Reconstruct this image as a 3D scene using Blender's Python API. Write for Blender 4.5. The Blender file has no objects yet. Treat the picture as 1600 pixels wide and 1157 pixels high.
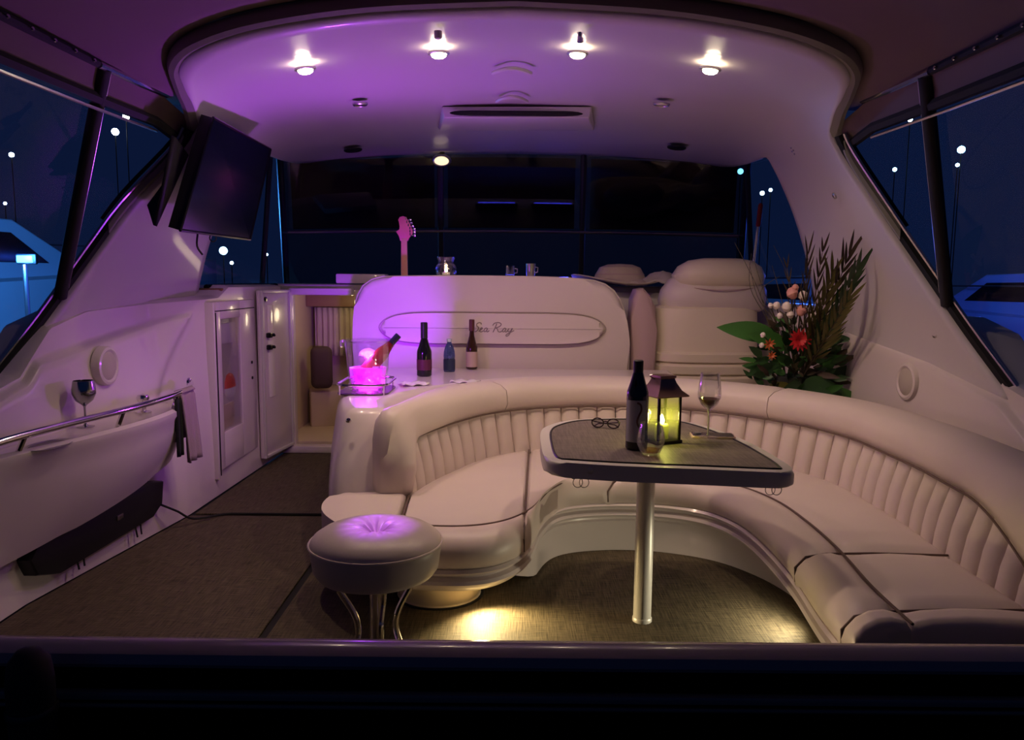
import bpy, bmesh, math, random
from mathutils import Vector, Matrix, Euler
random.seed(7)
PI = math.pi
SC = bpy.context.scene
COL = SC.collection

# ------------------------------------------------------------------ camera
FPX = 1190.0
CAMLOC = Vector((0, 0, 1.25))
PITCH = math.atan2(578.5 - 440.0, FPX)
ROLL = math.radians(0.5)
cd = bpy.data.cameras.new('camera'); cam = bpy.data.objects.new('camera', cd); COL.objects.link(cam)
cd.sensor_width = 36.0; cd.lens = 36.0 * FPX / 1600.0; cd.clip_start = 0.02; cd.clip_end = 500
cam.matrix_world = Matrix.Translation(CAMLOC) @ Euler((PI/2 - PITCH, 0, 0)).to_matrix().to_4x4() @ Matrix.Rotation(ROLL, 4, 'Z')
SC.camera = cam

# ------------------------------------------------------------------ world (night sky) and exposure
w = bpy.data.worlds.new('world'); SC.world = w; w.use_nodes = True
bg = w.node_tree.nodes['Background']
bg.inputs['Color'].default_value = (0.006, 0.014, 0.055, 1); bg.inputs['Strength'].default_value = 0.55
SC.view_settings.view_transform = 'Standard'; SC.view_settings.look = 'None'
SC.view_settings.gamma = 1.0; SC.view_settings.use_curve_mapping = False
SC.view_settings.exposure = 0.22

_R = cam.matrix_world.to_3x3()
def at(px, py, X=None, Y=None, z=None):
    """world point seen at a photo pixel, on the plane X=, Y= or z="""
    d = _R @ Vector(((px - 800) / FPX, (578.5 - py) / FPX, -1))
    if z is not None: k = (z - CAMLOC.z) / d.z
    elif Y is not None: k = (Y - CAMLOC.y) / d.y
    else: k = (X - CAMLOC.x) / d.x
    return CAMLOC + d * k

# ------------------------------------------------------------------ materials
MATS = {}
def mat(name, col, rough=0.5, metal=0.0, bump=None, spec=0.5, coat=0.0, emit=None, estr=0.0, trans=0.0, ior=1.45, var=None, sheen=0.0):
    if name in MATS: return MATS[name]
    m = bpy.data.materials.new(name); m.use_nodes = True
    nt = m.node_tree; b = nt.nodes['Principled BSDF']
    b.inputs['Base Color'].default_value = (*col, 1); b.inputs['Roughness'].default_value = rough
    b.inputs['Metallic'].default_value = metal; b.inputs['Specular IOR Level'].default_value = spec
    b.inputs['Coat Weight'].default_value = coat; b.inputs['Coat Roughness'].default_value = 0.08
    b.inputs['Transmission Weight'].default_value = trans; b.inputs['IOR'].default_value = ior
    b.inputs['Sheen Weight'].default_value = sheen
    if emit: b.inputs['Emission Color'].default_value = (*emit, 1); b.inputs['Emission Strength'].default_value = estr
    tc = nt.nodes.new('ShaderNodeTexCoord')
    if var:   # (scale, other colour, amount)
        n = nt.nodes.new('ShaderNodeTexNoise'); n.inputs['Scale'].default_value = var[0]; n.inputs['Detail'].default_value = 5
        nt.links.new(tc.outputs['Object'], n.inputs['Vector'])
        r = nt.nodes.new('ShaderNodeMapRange'); r.inputs[1].default_value = 0.35; r.inputs[2].default_value = 0.7
        r.inputs[3].default_value = 0; r.inputs[4].default_value = var[2]
        nt.links.new(n.outputs['Fac'], r.inputs[0])
        mx = nt.nodes.new('ShaderNodeMix'); mx.data_type = 'RGBA'
        mx.inputs[6].default_value = (*col, 1); mx.inputs[7].default_value = (*var[1], 1)
        nt.links.new(r.outputs[0], mx.inputs[0]); nt.links.new(mx.outputs[2], b.inputs['Base Color'])
    if bump:  # (scale, strength, distance)
        n = nt.nodes.new('ShaderNodeTexNoise'); n.inputs['Scale'].default_value = bump[0]; n.inputs['Detail'].default_value = 3
        nt.links.new(tc.outputs['Object'], n.inputs['Vector'])
        bp = nt.nodes.new('ShaderNodeBump'); bp.inputs['Strength'].default_value = bump[1]; bp.inputs['Distance'].default_value = bump[2]
        nt.links.new(n.outputs['Fac'], bp.inputs['Height']); nt.links.new(bp.outputs['Normal'], b.inputs['Normal'])
    MATS[name] = m
    return m

def pane_mat(name, tint, gloss=0.08, rough=0.02, diffuse=None, dif_amt=0.0):
    """thin clear sheet: tinted see-through plus a mirror-like film"""
    m = bpy.data.materials.new(name); m.use_nodes = True; nt = m.node_tree
    nt.nodes.remove(nt.nodes['Principled BSDF']); out = nt.nodes['Material Output']
    t = nt.nodes.new('ShaderNodeBsdfTransparent'); t.inputs[0].default_value = (*tint, 1)
    g = nt.nodes.new('ShaderNodeBsdfGlossy'); g.inputs['Roughness'].default_value = rough; g.inputs[0].default_value = (1, 1, 1, 1)
    lw = nt.nodes.new('ShaderNodeLayerWeight'); lw.inputs[0].default_value = 0.25
    mr = nt.nodes.new('ShaderNodeMapRange'); mr.inputs[3].default_value = gloss * 0.5; mr.inputs[4].default_value = min(1, gloss * 4)
    nt.links.new(lw.outputs['Fresnel'], mr.inputs[0])
    mx = nt.nodes.new('ShaderNodeMixShader'); nt.links.new(mr.outputs[0], mx.inputs[0])
    src = t
    if diffuse:
        d = nt.nodes.new('ShaderNodeBsdfTranslucent'); d.inputs[0].default_value = (*diffuse, 1)
        d2 = nt.nodes.new('ShaderNodeBsdfDiffuse'); d2.inputs[0].default_value = (*diffuse, 1)
        a = nt.nodes.new('ShaderNodeMixShader'); a.inputs[0].default_value = 0.4
        nt.links.new(d.outputs[0], a.inputs[1]); nt.links.new(d2.outputs[0], a.inputs[2])
        mm = nt.nodes.new('ShaderNodeMixShader'); mm.inputs[0].default_value = dif_amt
        nt.links.new(t.outputs[0], mm.inputs[1]); nt.links.new(a.outputs[0], mm.inputs[2]); src = mm
    nt.links.new(src.outputs[0], mx.inputs[1]); nt.links.new(g.outputs[0], mx.inputs[2])
    nt.links.new(mx.outputs[0], out.inputs['Surface'])
    MATS[name] = m
    return m

def weave_mat(name, c1, c2, rough=0.5):
    m = bpy.data.materials.new(name); m.use_nodes = True; nt = m.node_tree; b = nt.nodes['Principled BSDF']
    b.inputs['Roughness'].default_value = rough; b.inputs['Specular IOR Level'].default_value = 0.25
    tc = nt.nodes.new('ShaderNodeTexCoord')
    outs = []
    for sc in ((14, 260, 1), (220, 10, 1)):
        mp = nt.nodes.new('ShaderNodeMapping'); mp.inputs['Scale'].default_value = sc
        n = nt.nodes.new('ShaderNodeTexNoise'); n.inputs['Scale'].default_value = 1.0; n.inputs['Detail'].default_value = 2
        nt.links.new(tc.outputs['Object'], mp.inputs[0]); nt.links.new(mp.outputs[0], n.inputs['Vector']); outs.append(n)
    ad = nt.nodes.new('ShaderNodeMath'); ad.operation = 'ADD'
    nt.links.new(outs[0].outputs['Fac'], ad.inputs[0]); nt.links.new(outs[1].outputs['Fac'], ad.inputs[1])
    mr = nt.nodes.new('ShaderNodeMapRange'); mr.inputs[1].default_value = 0.72; mr.inputs[2].default_value = 1.28
    nt.links.new(ad.outputs[0], mr.inputs[0])
    mx = nt.nodes.new('ShaderNodeMix'); mx.data_type = 'RGBA'; mx.inputs[6].default_value = (*c1, 1); mx.inputs[7].default_value = (*c2, 1)
    nt.links.new(mr.outputs[0], mx.inputs[0]); nt.links.new(mx.outputs[2], b.inputs['Base Color'])
    bp = nt.nodes.new('ShaderNodeBump'); bp.inputs['Strength'].default_value = 0.5; bp.inputs['Distance'].default_value = 0.001
    nt.links.new(mr.outputs[0], bp.inputs['Height']); nt.links.new(bp.outputs['Normal'], b.inputs['Normal'])
    MATS[name] = m
    return m

GEL = mat('white_gelcoat', (0.70, 0.62, 0.60), 0.28, coat=0.35, var=(1.5, (0.66, 0.58, 0.56), 0.5))
CEIL = mat('hardtop_gelcoat', (0.62, 0.57, 0.58), 0.42, coat=0.15, bump=(3, 0.05, 0.01))
VIN = mat('cream_vinyl', (0.70, 0.60, 0.545), 0.42, bump=(26, 0.12, 0.004), var=(3, (0.64, 0.54, 0.49), 0.5))
VIND = mat('piping_vinyl', (0.13, 0.085, 0.07), 0.6)
BACKV = mat('pale_vinyl', (0.66, 0.57, 0.53), 0.42, bump=(20, 0.08, 0.003))
HELMV = mat('helm_cream_vinyl', (0.72, 0.63, 0.49), 0.42, bump=(20, 0.08, 0.003))
MAUVE = mat('mauve_vinyl', (0.46, 0.32, 0.32), 0.5)
FLOORM = weave_mat('woven_floor_vinyl', (0.034, 0.025, 0.014), (0.125, 0.098, 0.058), 0.72)
TABM = weave_mat('woven_table_inlay', (0.10, 0.08, 0.07), (0.20, 0.165, 0.145), 0.5)
GAP = mat('dark_seam', (0.008, 0.007, 0.007), 0.8)
CHROME = mat('chrome', (0.82, 0.80, 0.80), 0.12, 1.0)
STEEL = mat('brushed_steel', (0.55, 0.53, 0.52), 0.3, 1.0)
ALU = mat('pale_painted_metal', (0.66, 0.63, 0.58), 0.4, 0.2)
TABR = mat('table_rim_resin', (0.58, 0.55, 0.50), 0.35)
BLACK = mat('black_plastic', (0.012, 0.012, 0.014), 0.42)
BLACKG = mat('black_gloss', (0.006, 0.006, 0.008), 0.18)
RUBBER = mat('black_rubber', (0.01, 0.01, 0.01), 0.8)
TRIMD = mat('dark_edge_trim', (0.26, 0.25, 0.21), 0.4)
CANVAS = mat('mauve_canvas', (0.20, 0.14, 0.145), 0.85, bump=(300, 0.2, 0.001), var=(2, (0.16, 0.11, 0.12), 0.6))
CANVD = mat('dark_canvas', (0.02, 0.018, 0.022), 0.8)
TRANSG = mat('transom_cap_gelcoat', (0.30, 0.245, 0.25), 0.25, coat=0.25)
SCREEN = mat('dark_screen', (0.006, 0.010, 0.014), 0.16)
GRILLE = mat('speaker_grille', (0.50, 0.44, 0.38), 0.7, bump=(500, 0.6, 0.002))
GLASSV = pane_mat('clear_window_vinyl', (0.80, 0.84, 0.92), 0.004, 0.02)
WINDG = pane_mat('tinted_windshield_glass', (0.20, 0.20, 0.21), 0.06, 0.03)
SIDEG = pane_mat('side_window_glass', (0.7, 0.78, 0.85), 0.06, 0.03)
ACRYL = pane_mat('clear_acrylic', (0.93, 0.93, 0.95), 0.10, 0.03)
THING = pane_mat('thin_clear_glass', (0.95, 0.95, 0.95), 0.14, 0.02)
LANTG = pane_mat('lantern_glass', (0.9, 0.9, 0.86), 0.06, 0.05, (0.85, 0.85, 0.4), 0.04)
DARKGL = mat('dark_bottle_glass', (0.008, 0.008, 0.010), 0.08, spec=0.7)
BROWNGL = mat('brown_bottle_glass', (0.035, 0.015, 0.008), 0.10, spec=0.7)
BLUEGL = pane_mat('blue_water_plastic', (0.35, 0.45, 0.75), 0.12, 0.05, (0.15, 0.2, 0.4), 0.35)
WINE = mat('red_wine', (0.045, 0.004, 0.010), 0.3, spec=0.1)
WHITEP = mat('white_paper', (0.75, 0.72, 0.68), 0.7)

# ------------------------------------------------------------------ helpers
def wloc(o):
    v = Vector((0, 0, 0))
    while o is not None: v += o.location; o = o.parent
    return v
def obj(name, bm, m, parent=None, world=False, smooth=True, angle=40):
    """link a bmesh as one mesh object; world=True when the bmesh is in world coordinates"""
    if world and parent is not None:
        v = wloc(parent)
        for q in bm.verts: q.co -= v
    bmesh.ops.recalc_face_normals(bm, faces=bm.faces[:])
    me = bpy.data.meshes.new(name); bm.to_mesh(me); bm.free()
    if smooth:
        for p in me.polygons: p.use_smooth = True
        me.set_sharp_from_angle(angle=math.radians(angle))
    if m is not None:
        for mm in (m if isinstance(m, (list, tuple)) else [m]): me.materials.append(mm)
    o = bpy.data.objects.new(name, me); COL.objects.link(o)
    if parent is not None: o.parent = parent
    return o
def tag(o, label, cat=None, group=None, kind=None):
    o['label'] = label
    if cat: o['category'] = cat
    if group: o['group'] = group
    if kind: o['kind'] = kind
    return o
def thing(name, label, cat, loc=(0, 0, 0), rz=0.0, group=None, kind=None):
    o = bpy.data.objects.new(name, None); COL.objects.link(o); o.empty_display_size = 0.05
    o.location = loc; o.rotation_euler = (0, 0, rz)
    return tag(o, label, cat, group, kind)
def copy_tree(o, parent=None):
    c = o.copy(); COL.objects.link(c); c.parent = parent
    for ch in [x for x in bpy.data.objects if x.parent == o]: copy_tree(ch, c)
    return c
def B(): return bmesh.new()
def box(bm, c, s, bev=0.0, seg=2, rot=None):
    r = bmesh.ops.create_cube(bm, size=1.0)
    vs = r['verts']
    for v in vs: v.co = Vector((v.co.x * s[0], v.co.y * s[1], v.co.z * s[2]))
    if bev > 0:
        es = list({e for v in vs for e in v.link_edges})
        q = bmesh.ops.bevel(bm, geom=es, offset=bev, segments=seg, profile=0.5, affect='EDGES')
        vs = list({v for f in q['faces'] for v in f.verts} | {v for v in vs if v.is_valid})
    for v in vs:
        if rot is not None: v.co = rot @ v.co
        v.co += Vector(c)
    return bm
def lathe(bm, prof, n=24, c=(0, 0, 0), sx=1.0, sy=1.0, cap=True):
    """prof: (r, z) list; rings around z"""
    rings = []
    for r, z in prof:
        if r < 1e-5: rings.append([bm.verts.new((c[0], c[1], c[2] + z))])
        else: rings.append([bm.verts.new((c[0] + sx * r * math.cos(2 * PI * i / n), c[1] + sy * r * math.sin(2 * PI * i / n), c[2] + z)) for i in range(n)])
    for a, b in zip(rings, rings[1:]):
        if len(a) == 1 and len(b) == 1: continue
        for i in range(n):
            j = (i + 1) % n
            if len(a) == 1: bm.faces.new((a[0], b[i], b[j]))
            elif len(b) == 1: bm.faces.new((a[i], a[j], b[0]))
            else: bm.faces.new((a[i], a[j], b[j], b[i]))
    if cap:
        for R_ in (rings[0], rings[-1]):
            if len(R_) > 1: bm.faces.new(R_)
    return bm
def tube(bm, pts, r, n=8, closed=False, taper=None):
    pts = [Vector(p) for p in pts]; N = len(pts); rings = []
    up = Vector((0, 0, 1)); prev = None
    for i, p in enumerate(pts):
        a = pts[i - 1] if (i > 0 or closed) else p
        b = pts[(i + 1) % N] if (i < N - 1 or closed) else p
        t = (b - a)
        t = t.normalized() if t.length > 1e-9 else Vector((0, 0, 1))
        if prev is None:
            s = t.cross(up)
            if s.length < 0.05: s = t.cross(Vector((1, 0, 0)))
        else: s = prev - t * prev.dot(t)
        s.normalize(); prev = s; u = s.cross(t)
        rr = r if taper is None else r * taper[i]
        rings.append([bm.verts.new(p + (s * math.cos(2 * PI * k / n) + u * math.sin(2 * PI * k / n)) * rr) for k in range(n)])
    M = N if closed else N - 1
    for i in range(M):
        a, b = rings[i], rings[(i + 1) % N]
        for k in range(n): bm.faces.new((a[k], a[(k + 1) % n], b[(k + 1) % n], b[k]))
    if not closed: bm.faces.new(rings[0]); bm.faces.new(rings[-1])
    return bm
def grid(bm, P, closed_u=False):
    """P[i][j] of points"""
    V = [[bm.verts.new(p) for p in row] for row in P]
    n = len(V)
    for i in range(n if closed_u else n - 1):
        for j in range(len(V[0]) - 1):
            q = (V[i][j], V[(i + 1) % n][j], V[(i + 1) % n][j + 1], V[i][j + 1])
            try: bm.faces.new(q)
            except ValueError: pass
    return V
def cr(pts, n):
    """catmull-rom resample, about uniform in arc length, n points"""
    pts = [Vector(p) for p in pts]; L = []
    for i in range(len(pts) - 1):
        p0 = pts[max(i - 1, 0)]; p1 = pts[i]; p2 = pts[i + 1]; p3 = pts[min(i + 2, len(pts) - 1)]
        for k in range(16):
            t = k / 16
            L.append(0.5 * ((2 * p1) + (p2 - p0) * t + (2 * p0 - 5 * p1 + 4 * p2 - p3) * t * t + (3 * p1 - p0 - 3 * p2 + p3) * t ** 3))
    L.append(pts[-1])
    return resample(L, n)
def resample(L, n):
    cum = [0]
    for a, b in zip(L, L[1:]): cum.append(cum[-1] + (b - a).length)
    out = []; j = 0
    for i in range(n):
        d = cum[-1] * i / (n - 1)
        while j < len(L) - 2 and cum[j + 1] < d: j += 1
        seg = cum[j + 1] - cum[j]
        out.append(L[j].lerp(L[j + 1], (d - cum[j]) / seg if seg > 1e-9 else 0))
    return out
def crp(pts, n_per=6):
    """catmull-rom, n_per points for each span (keeps the parameter)"""
    pts = [Vector(p) for p in pts]; L = []
    for i in range(len(pts) - 1):
        p0 = pts[max(i - 1, 0)]; p1 = pts[i]; p2 = pts[i + 1]; p3 = pts[min(i + 2, len(pts) - 1)]
        for k in range(n_per):
            t = k / n_per
            L.append(0.5 * ((2 * p1) + (p2 - p0) * t + (2 * p0 - 5 * p1 + 4 * p2 - p3) * t * t + (3 * p1 - p0 - 3 * p2 + p3) * t ** 3))
    L.append(pts[-1])
    return L
def prism(bm, outline, z0, z1, bev=0.0, seg=3):
    """outline: 2D (x, y) polygon, extruded in z"""
    a = [bm.verts.new((p[0], p[1], z0)) for p in outline]; b = [bm.verts.new((p[0], p[1], z1)) for p in outline]
    n = len(a); fb = bm.faces.new(a[::-1]); ft = bm.faces.new(b)
    for i in range(n): bm.faces.new((a[i], a[(i + 1) % n], b[(i + 1) % n], b[i]))
    if bev > 0:
        bmesh.ops.bevel(bm, geom=list(ft.edges) + list(fb.edges), offset=bev, segments=seg, profile=0.5, affect='EDGES')
    return bm
def rrect(w_, h_, r, n=6, cx=0, cy=0):
    P = []
    for (sx, sy, a0) in ((1, 1, 0), (-1, 1, 90), (-1, -1, 180), (1, -1, 270)):
        for k in range(n + 1):
            a = math.radians(a0 + 90 * k / n)
            P.append((cx + sx * (w_ / 2 - r) + r * math.cos(a), cy + sy * (h_ / 2 - r) + r * math.sin(a)))
    return P
def xform(bm, M):
    for v in bm.verts: v.co = M @ v.co
    return bm
def ss(a, b, x):
    t = max(0, min(1, (x - a) / (b - a))); return t * t * (3 - 2 * t)
def itp(tab, x):
    if x <= tab[0][0]: return tab[0][1]
    for (a, va), (b, vb) in zip(tab, tab[1:]):
        if x <= b: return va + (vb - va) * (x - a) / (b - a)
    return tab[-1][1]
def lamp(name, kind, loc, energy, col, size=0.03, spot=None, blend=0.5, target=None):
    l = bpy.data.lights.new(name, kind); l.energy = energy; l.color = col
    if kind in ('POINT', 'SPOT'): l.shadow_soft_size = size
    if kind == 'SPOT': l.spot_size = math.radians(spot); l.spot_blend = blend
    if kind == 'AREA': l.size = size
    o = bpy.data.objects.new(name, l); COL.objects.link(o); o.location = loc
    if target is not None: o.rotation_euler = (Vector(target) - Vector(loc)).to_track_quat('-Z', 'Y').to_euler()
    return o

# ================================================================== SETTING
# ---- floor
bm = B(); box(bm, (0, 3.6, -0.03), (3.9, 4.3, 0.04))
floor = tag(obj('floor', bm, GAP), 'dark cockpit sole under the woven mats', 'floor', kind='structure')
def mat_panel(outline, label):
    bm = B(); prism(bm, outline, -0.0099, 0.0, 0.002, 1)
    return tag(obj('floor_mat', bm, FLOORM, None, smooth=False), label, 'floor mat', 'woven vinyl floor mats')
wl = [(1.2, -1.86), (2.8, -1.86), (3.94, -1.71), (5.5, -1.66)]
mat_panel([(-1.84, 1.62), (-0.885, 1.62), (-0.885, 3.93), (-1.70, 3.93), (-1.85, 2.8)], 'brown woven floor mat beside the wet bar, left of the stool')
mat_panel([(-1.69, 3.965), (-0.6, 3.965), (-0.6, 5.42), (-1.65, 5.42)], 'brown woven floor mat in the passage before the cabin door')
mat_panel([(-0.855, 1.62), (1.3, 1.62), (1.3, 3.55), (-0.6, 3.93), (-0.855, 3.93)], 'brown woven floor mat lit yellow under the table')

# ---- side walls (coamings)
def side_wall(sgn, name, label):
    bm = B(); P = []
    if sgn < 0:
        base = lambda Y: itp(wl, Y)
        cont = [(1.0, 0.62), (2.3, 0.72), (2.75, 0.87), (4.25, 1.07), (4.5, 1.1), (6, 1.15)]
        top = [(1.0, 0.80), (2.7, 0.80), (2.95, 0.86), (3.15, 1.04), (3.4, 1.10), (4.45, 1.14), (4.6, 1.20), (6, 1.20)]
    else:
        base = lambda Y: 1.86
        cont = [(1.0, 0.50), (2.5, 0.55), (2.75, 0.70), (2.94, 0.80), (3.41, 0.905), (4.08, 0.99), (4.6, 1.06), (6, 1.1)]
        top = [(1.0, 0.80), (2.7, 0.80), (2.95, 0.86), (3.15, 1.04), (3.4, 1.10), (6, 1.10)]
    for i in range(220):
        Y = 1.3 + (5.5 - 1.3) * i / 219; row = []
        zt = itp(top, Y); zc = min(itp(cont, Y), zt - .02); bx_ = abs(base(Y))
        zs = [(zc - .014) * j / 24 for j in range(25)] + [zc - .007, zc, zc + .007, zc + .014] + [zc + .014 + (zt - zc - .014) * j / 8 for j in range(1, 9)]
        for z in zs:
            tx = itp([(2.9, 1.93), (3.9, 1.86), (4.28, 1.72), (5.5, 1.67)], Y) if sgn < 0 else itp([(2.9, 1.93), (4.5, 1.83), (5.5, 1.80)], Y)
            x = bx_ + (tx - bx_) * ss(0.1, 1.0, z)
            pr = 0.035 * (1 - ss(zc - 0.014, zc + 0.014, z)) * ss(0.15, 0.35, z)
            if sgn < 0: pr *= 1 - ss(-.03, .03, Y - (3.90 + (z - .73) * .8))
            row.append(Vector((sgn * (x - pr), Y, z)))
        row.append(Vector((sgn * (x + 0.03), Y, zt + 0.015))); row.append(Vector((sgn * 2.1, Y, zt + 0.01))); row.append(Vector((sgn * 2.1, Y, -0.05)))
        P.append(row)
    grid(bm, P)
    return tag(obj(name, bm, GEL, angle=50), label, 'wall', kind='structure')
wall_left = side_wall(-1, 'wall_left', 'glossy pale gelcoat side of the cockpit behind the wet bar')
wall_right = side_wall(1, 'wall_right', 'glossy pale gelcoat side of the cockpit behind the sofa')

# ---- hardtop ceiling with arch legs
TB = [(0, 2.70, 2.19), (.5, 2.70, 2.165), (.87, 2.70, 2.11), (1.10, 2.76, 2.06), (1.24, 2.91, 2.03), (1.31, 3.1, 2.0), (1.37, 3.33, 1.95), (1.43, 3.45, 1.87), (1.60, 3.38, 1.58), (1.78, 3.29, 1.28), (1.88, 3.15, 1.05), (1.95, 2.9, .8)]
TM = [(0, 4.4, 2.27), (.5, 4.4, 2.255), (.9, 4.4, 2.225), (1.18, 4.4, 2.19), (1.36, 4.4, 2.14), (1.46, 4.35, 2.07), (1.50, 4.2, 1.98), (1.54, 4.02, 1.85), (1.66, 3.95, 1.56), (1.78, 3.9, 1.27), (1.85, 3.85, 1.05), (1.90, 3.7, .8)]
TF = [(0, 6.15, 2.27), (.5, 6.15, 2.26), (.95, 6.12, 2.235), (1.35, 6.05, 2.19), (1.6, 5.85, 2.14), (1.63, 5.5, 2.10), (1.59, 4.95, 2.06), (1.58, 4.66, 1.93), (1.66, 4.52, 1.65), (1.76, 4.5, 1.33), (1.81, 4.5, 1.10), (1.85, 4.5, .8)]
cB, cM, cF = crp(TB, 5), crp(TM, 5), crp(TF, 5)
def shell_pt(i, s, sg):
    a, b, c = cB[i], cM[i], cF[i]
    p = a * (2 * (s - .5) * (s - 1)) + b * (-4 * s * (s - 1)) + c * (2 * s * (s - .5))
    if sg < 0: p.x += 0.075 * ss(1.9, 1.5, p.z) if p.x > 1.3 else 0
    return Vector((p.x * sg, p.y, p.z))
NT = len(cB); NS = 25
bm = B(); P = []
for sg, rng in ((-1, range(NT - 1, 0, -1)), (1, range(NT))):
    for i in rng: P.append([shell_pt(i, k / (NS - 1), sg) for k in range(NS)])
grid(bm, P)
# outer skin a little outside, so the shell has thickness
ceiling = obj('ceiling', bm, CEIL, angle=60)
so = ceiling.modifiers.new('thickness', 'SOLIDIFY'); so.thickness = 0.05; so.offset = 0
tag(ceiling, 'glossy purple-lit hardtop ceiling with curved arch legs', 'ceiling', kind='structure')
def ceil_z(X, Y):
    a = 2.19 - 0.1 * X * X
    return a + 0.08 * ss(2.7, 4.4, Y)
def ceil_hit(px, py):
    """point of the hardtop's underside seen at a pixel"""
    best = None
    for k in range(400):
        Y = 2.6 + k * 0.01
        p = at(px, py, Y=Y)
        dg = bpy.context.evaluated_depsgraph_get() if False else None
        i_, s_ = 0, (Y - 2.7) / 3.45
        zc = ceil_z(p.x, Y)
        if best is None or abs(p.z - zc) < best[0]: best = (abs(p.z - zc), p)
    return best[1]
# dark trim round the aft edge
edge = [shell_pt(i, 0, -1) for i in range(42, 0, -1)] + [shell_pt(i, 0, 1) for i in range(0, 43)]
bm = B()
P = []
for k, p in enumerate(edge):
    t = (edge[min(k + 1, len(edge) - 1)] - edge[max(k - 1, 0)]); t.z = 0; t.normalize(); n = Vector((t.y, -t.x, 0))
    prof = [(-0.02, -0.010), (0.010, -0.018), (0.028, -0.008), (0.034, 0.020), (0.026, 0.045), (0, 0.05), (-0.02, 0.045)]
    P.append([p + n * a + Vector((0, 0, b)) for a, b in prof])
grid(bm, P); obj('edge_trim', bm, TRIMD, ceiling)
bm = B(); tube(bm, [p + Vector((0.03 * (1 if p.x > 0 else -1) * ss(.9, 1.3, abs(p.x)), -0.035 * (1 - ss(1.0, 1.35, abs(p.x))), 0.045)) for p in edge], 0.009, 6)
obj('edge_piping', bm, GAP, ceiling)
# black seal along the arch legs and the front window openings
for sg in (-1, 1):
    bm = B(); tube(bm, [shell_pt(i, 0, sg) + Vector((sg * 0.01, -0.012, 0)) for i in range(34, NT)], 0.022, 6); obj('arch_seal', bm, RUBBER, ceiling)
    bm = B(); tube(bm, [shell_pt(i, 0, sg) + Vector((sg * 0.02, -0.045, 0)) for i in range(34, NT)], 0.008, 6); obj('arch_bead', bm, STEEL, ceiling)
    bm = B(); tube(bm, [shell_pt(i, 1, sg) + Vector((0, 0.012, 0)) for i in range(0, NT)], 0.014, 6); obj('window_seal', bm, RUBBER, ceiling)

# ---- aft canvas roof
ey = [(q.x, q.y) for q in cB[:33]]; ez = [(q.x, q.z) for q in cB[:33]]
def canvas_z(X, Y):
    zf = itp(ez, abs(X)) + .045 if abs(X) < 1.36 else 2.0
    zb = 2.25 - 0.095 * X * X - 0.10 * ((2.68 - Y) / 2.4) ** 2 - (0.02 if abs(X) > 1.5 else 0)
    k = ss(2.3, itp(ey, abs(X)), Y)
    return zb * (1 - k) + zf * k
bm = B(); P = []
for i in range(53):
    X = -1.56 + 3.12 * i / 52
    yf = itp(ey, abs(X)) - .015
    P.append([Vector((X, Y, canvas_z(X, Y))) for Y in (yf, yf * .75 + .575, yf * .5 + 1.15, 2.3, 2.0, 1.7, 1.2, 0.7, 0.2)])
grid(bm, P)
cv = obj('ceiling_canvas', bm, CANVAS); m_ = cv.modifiers.new('thickness', 'SOLIDIFY'); m_.thickness = 0.008
tag(cv, 'mauve-brown canvas roof stretched aft of the hardtop', 'canopy', kind='structure')
for X in (-0.62, 0.45):
    bm = B(); tube(bm, [(X, Y, 2.25 - 0.095 * X * X - 0.10 * ((2.68 - Y) / 2.4) ** 2 - 0.004) for Y in (2.62, 2.2, 1.7, 1.2)], 0.003, 5); obj('seam', bm, GAP, cv)

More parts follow.
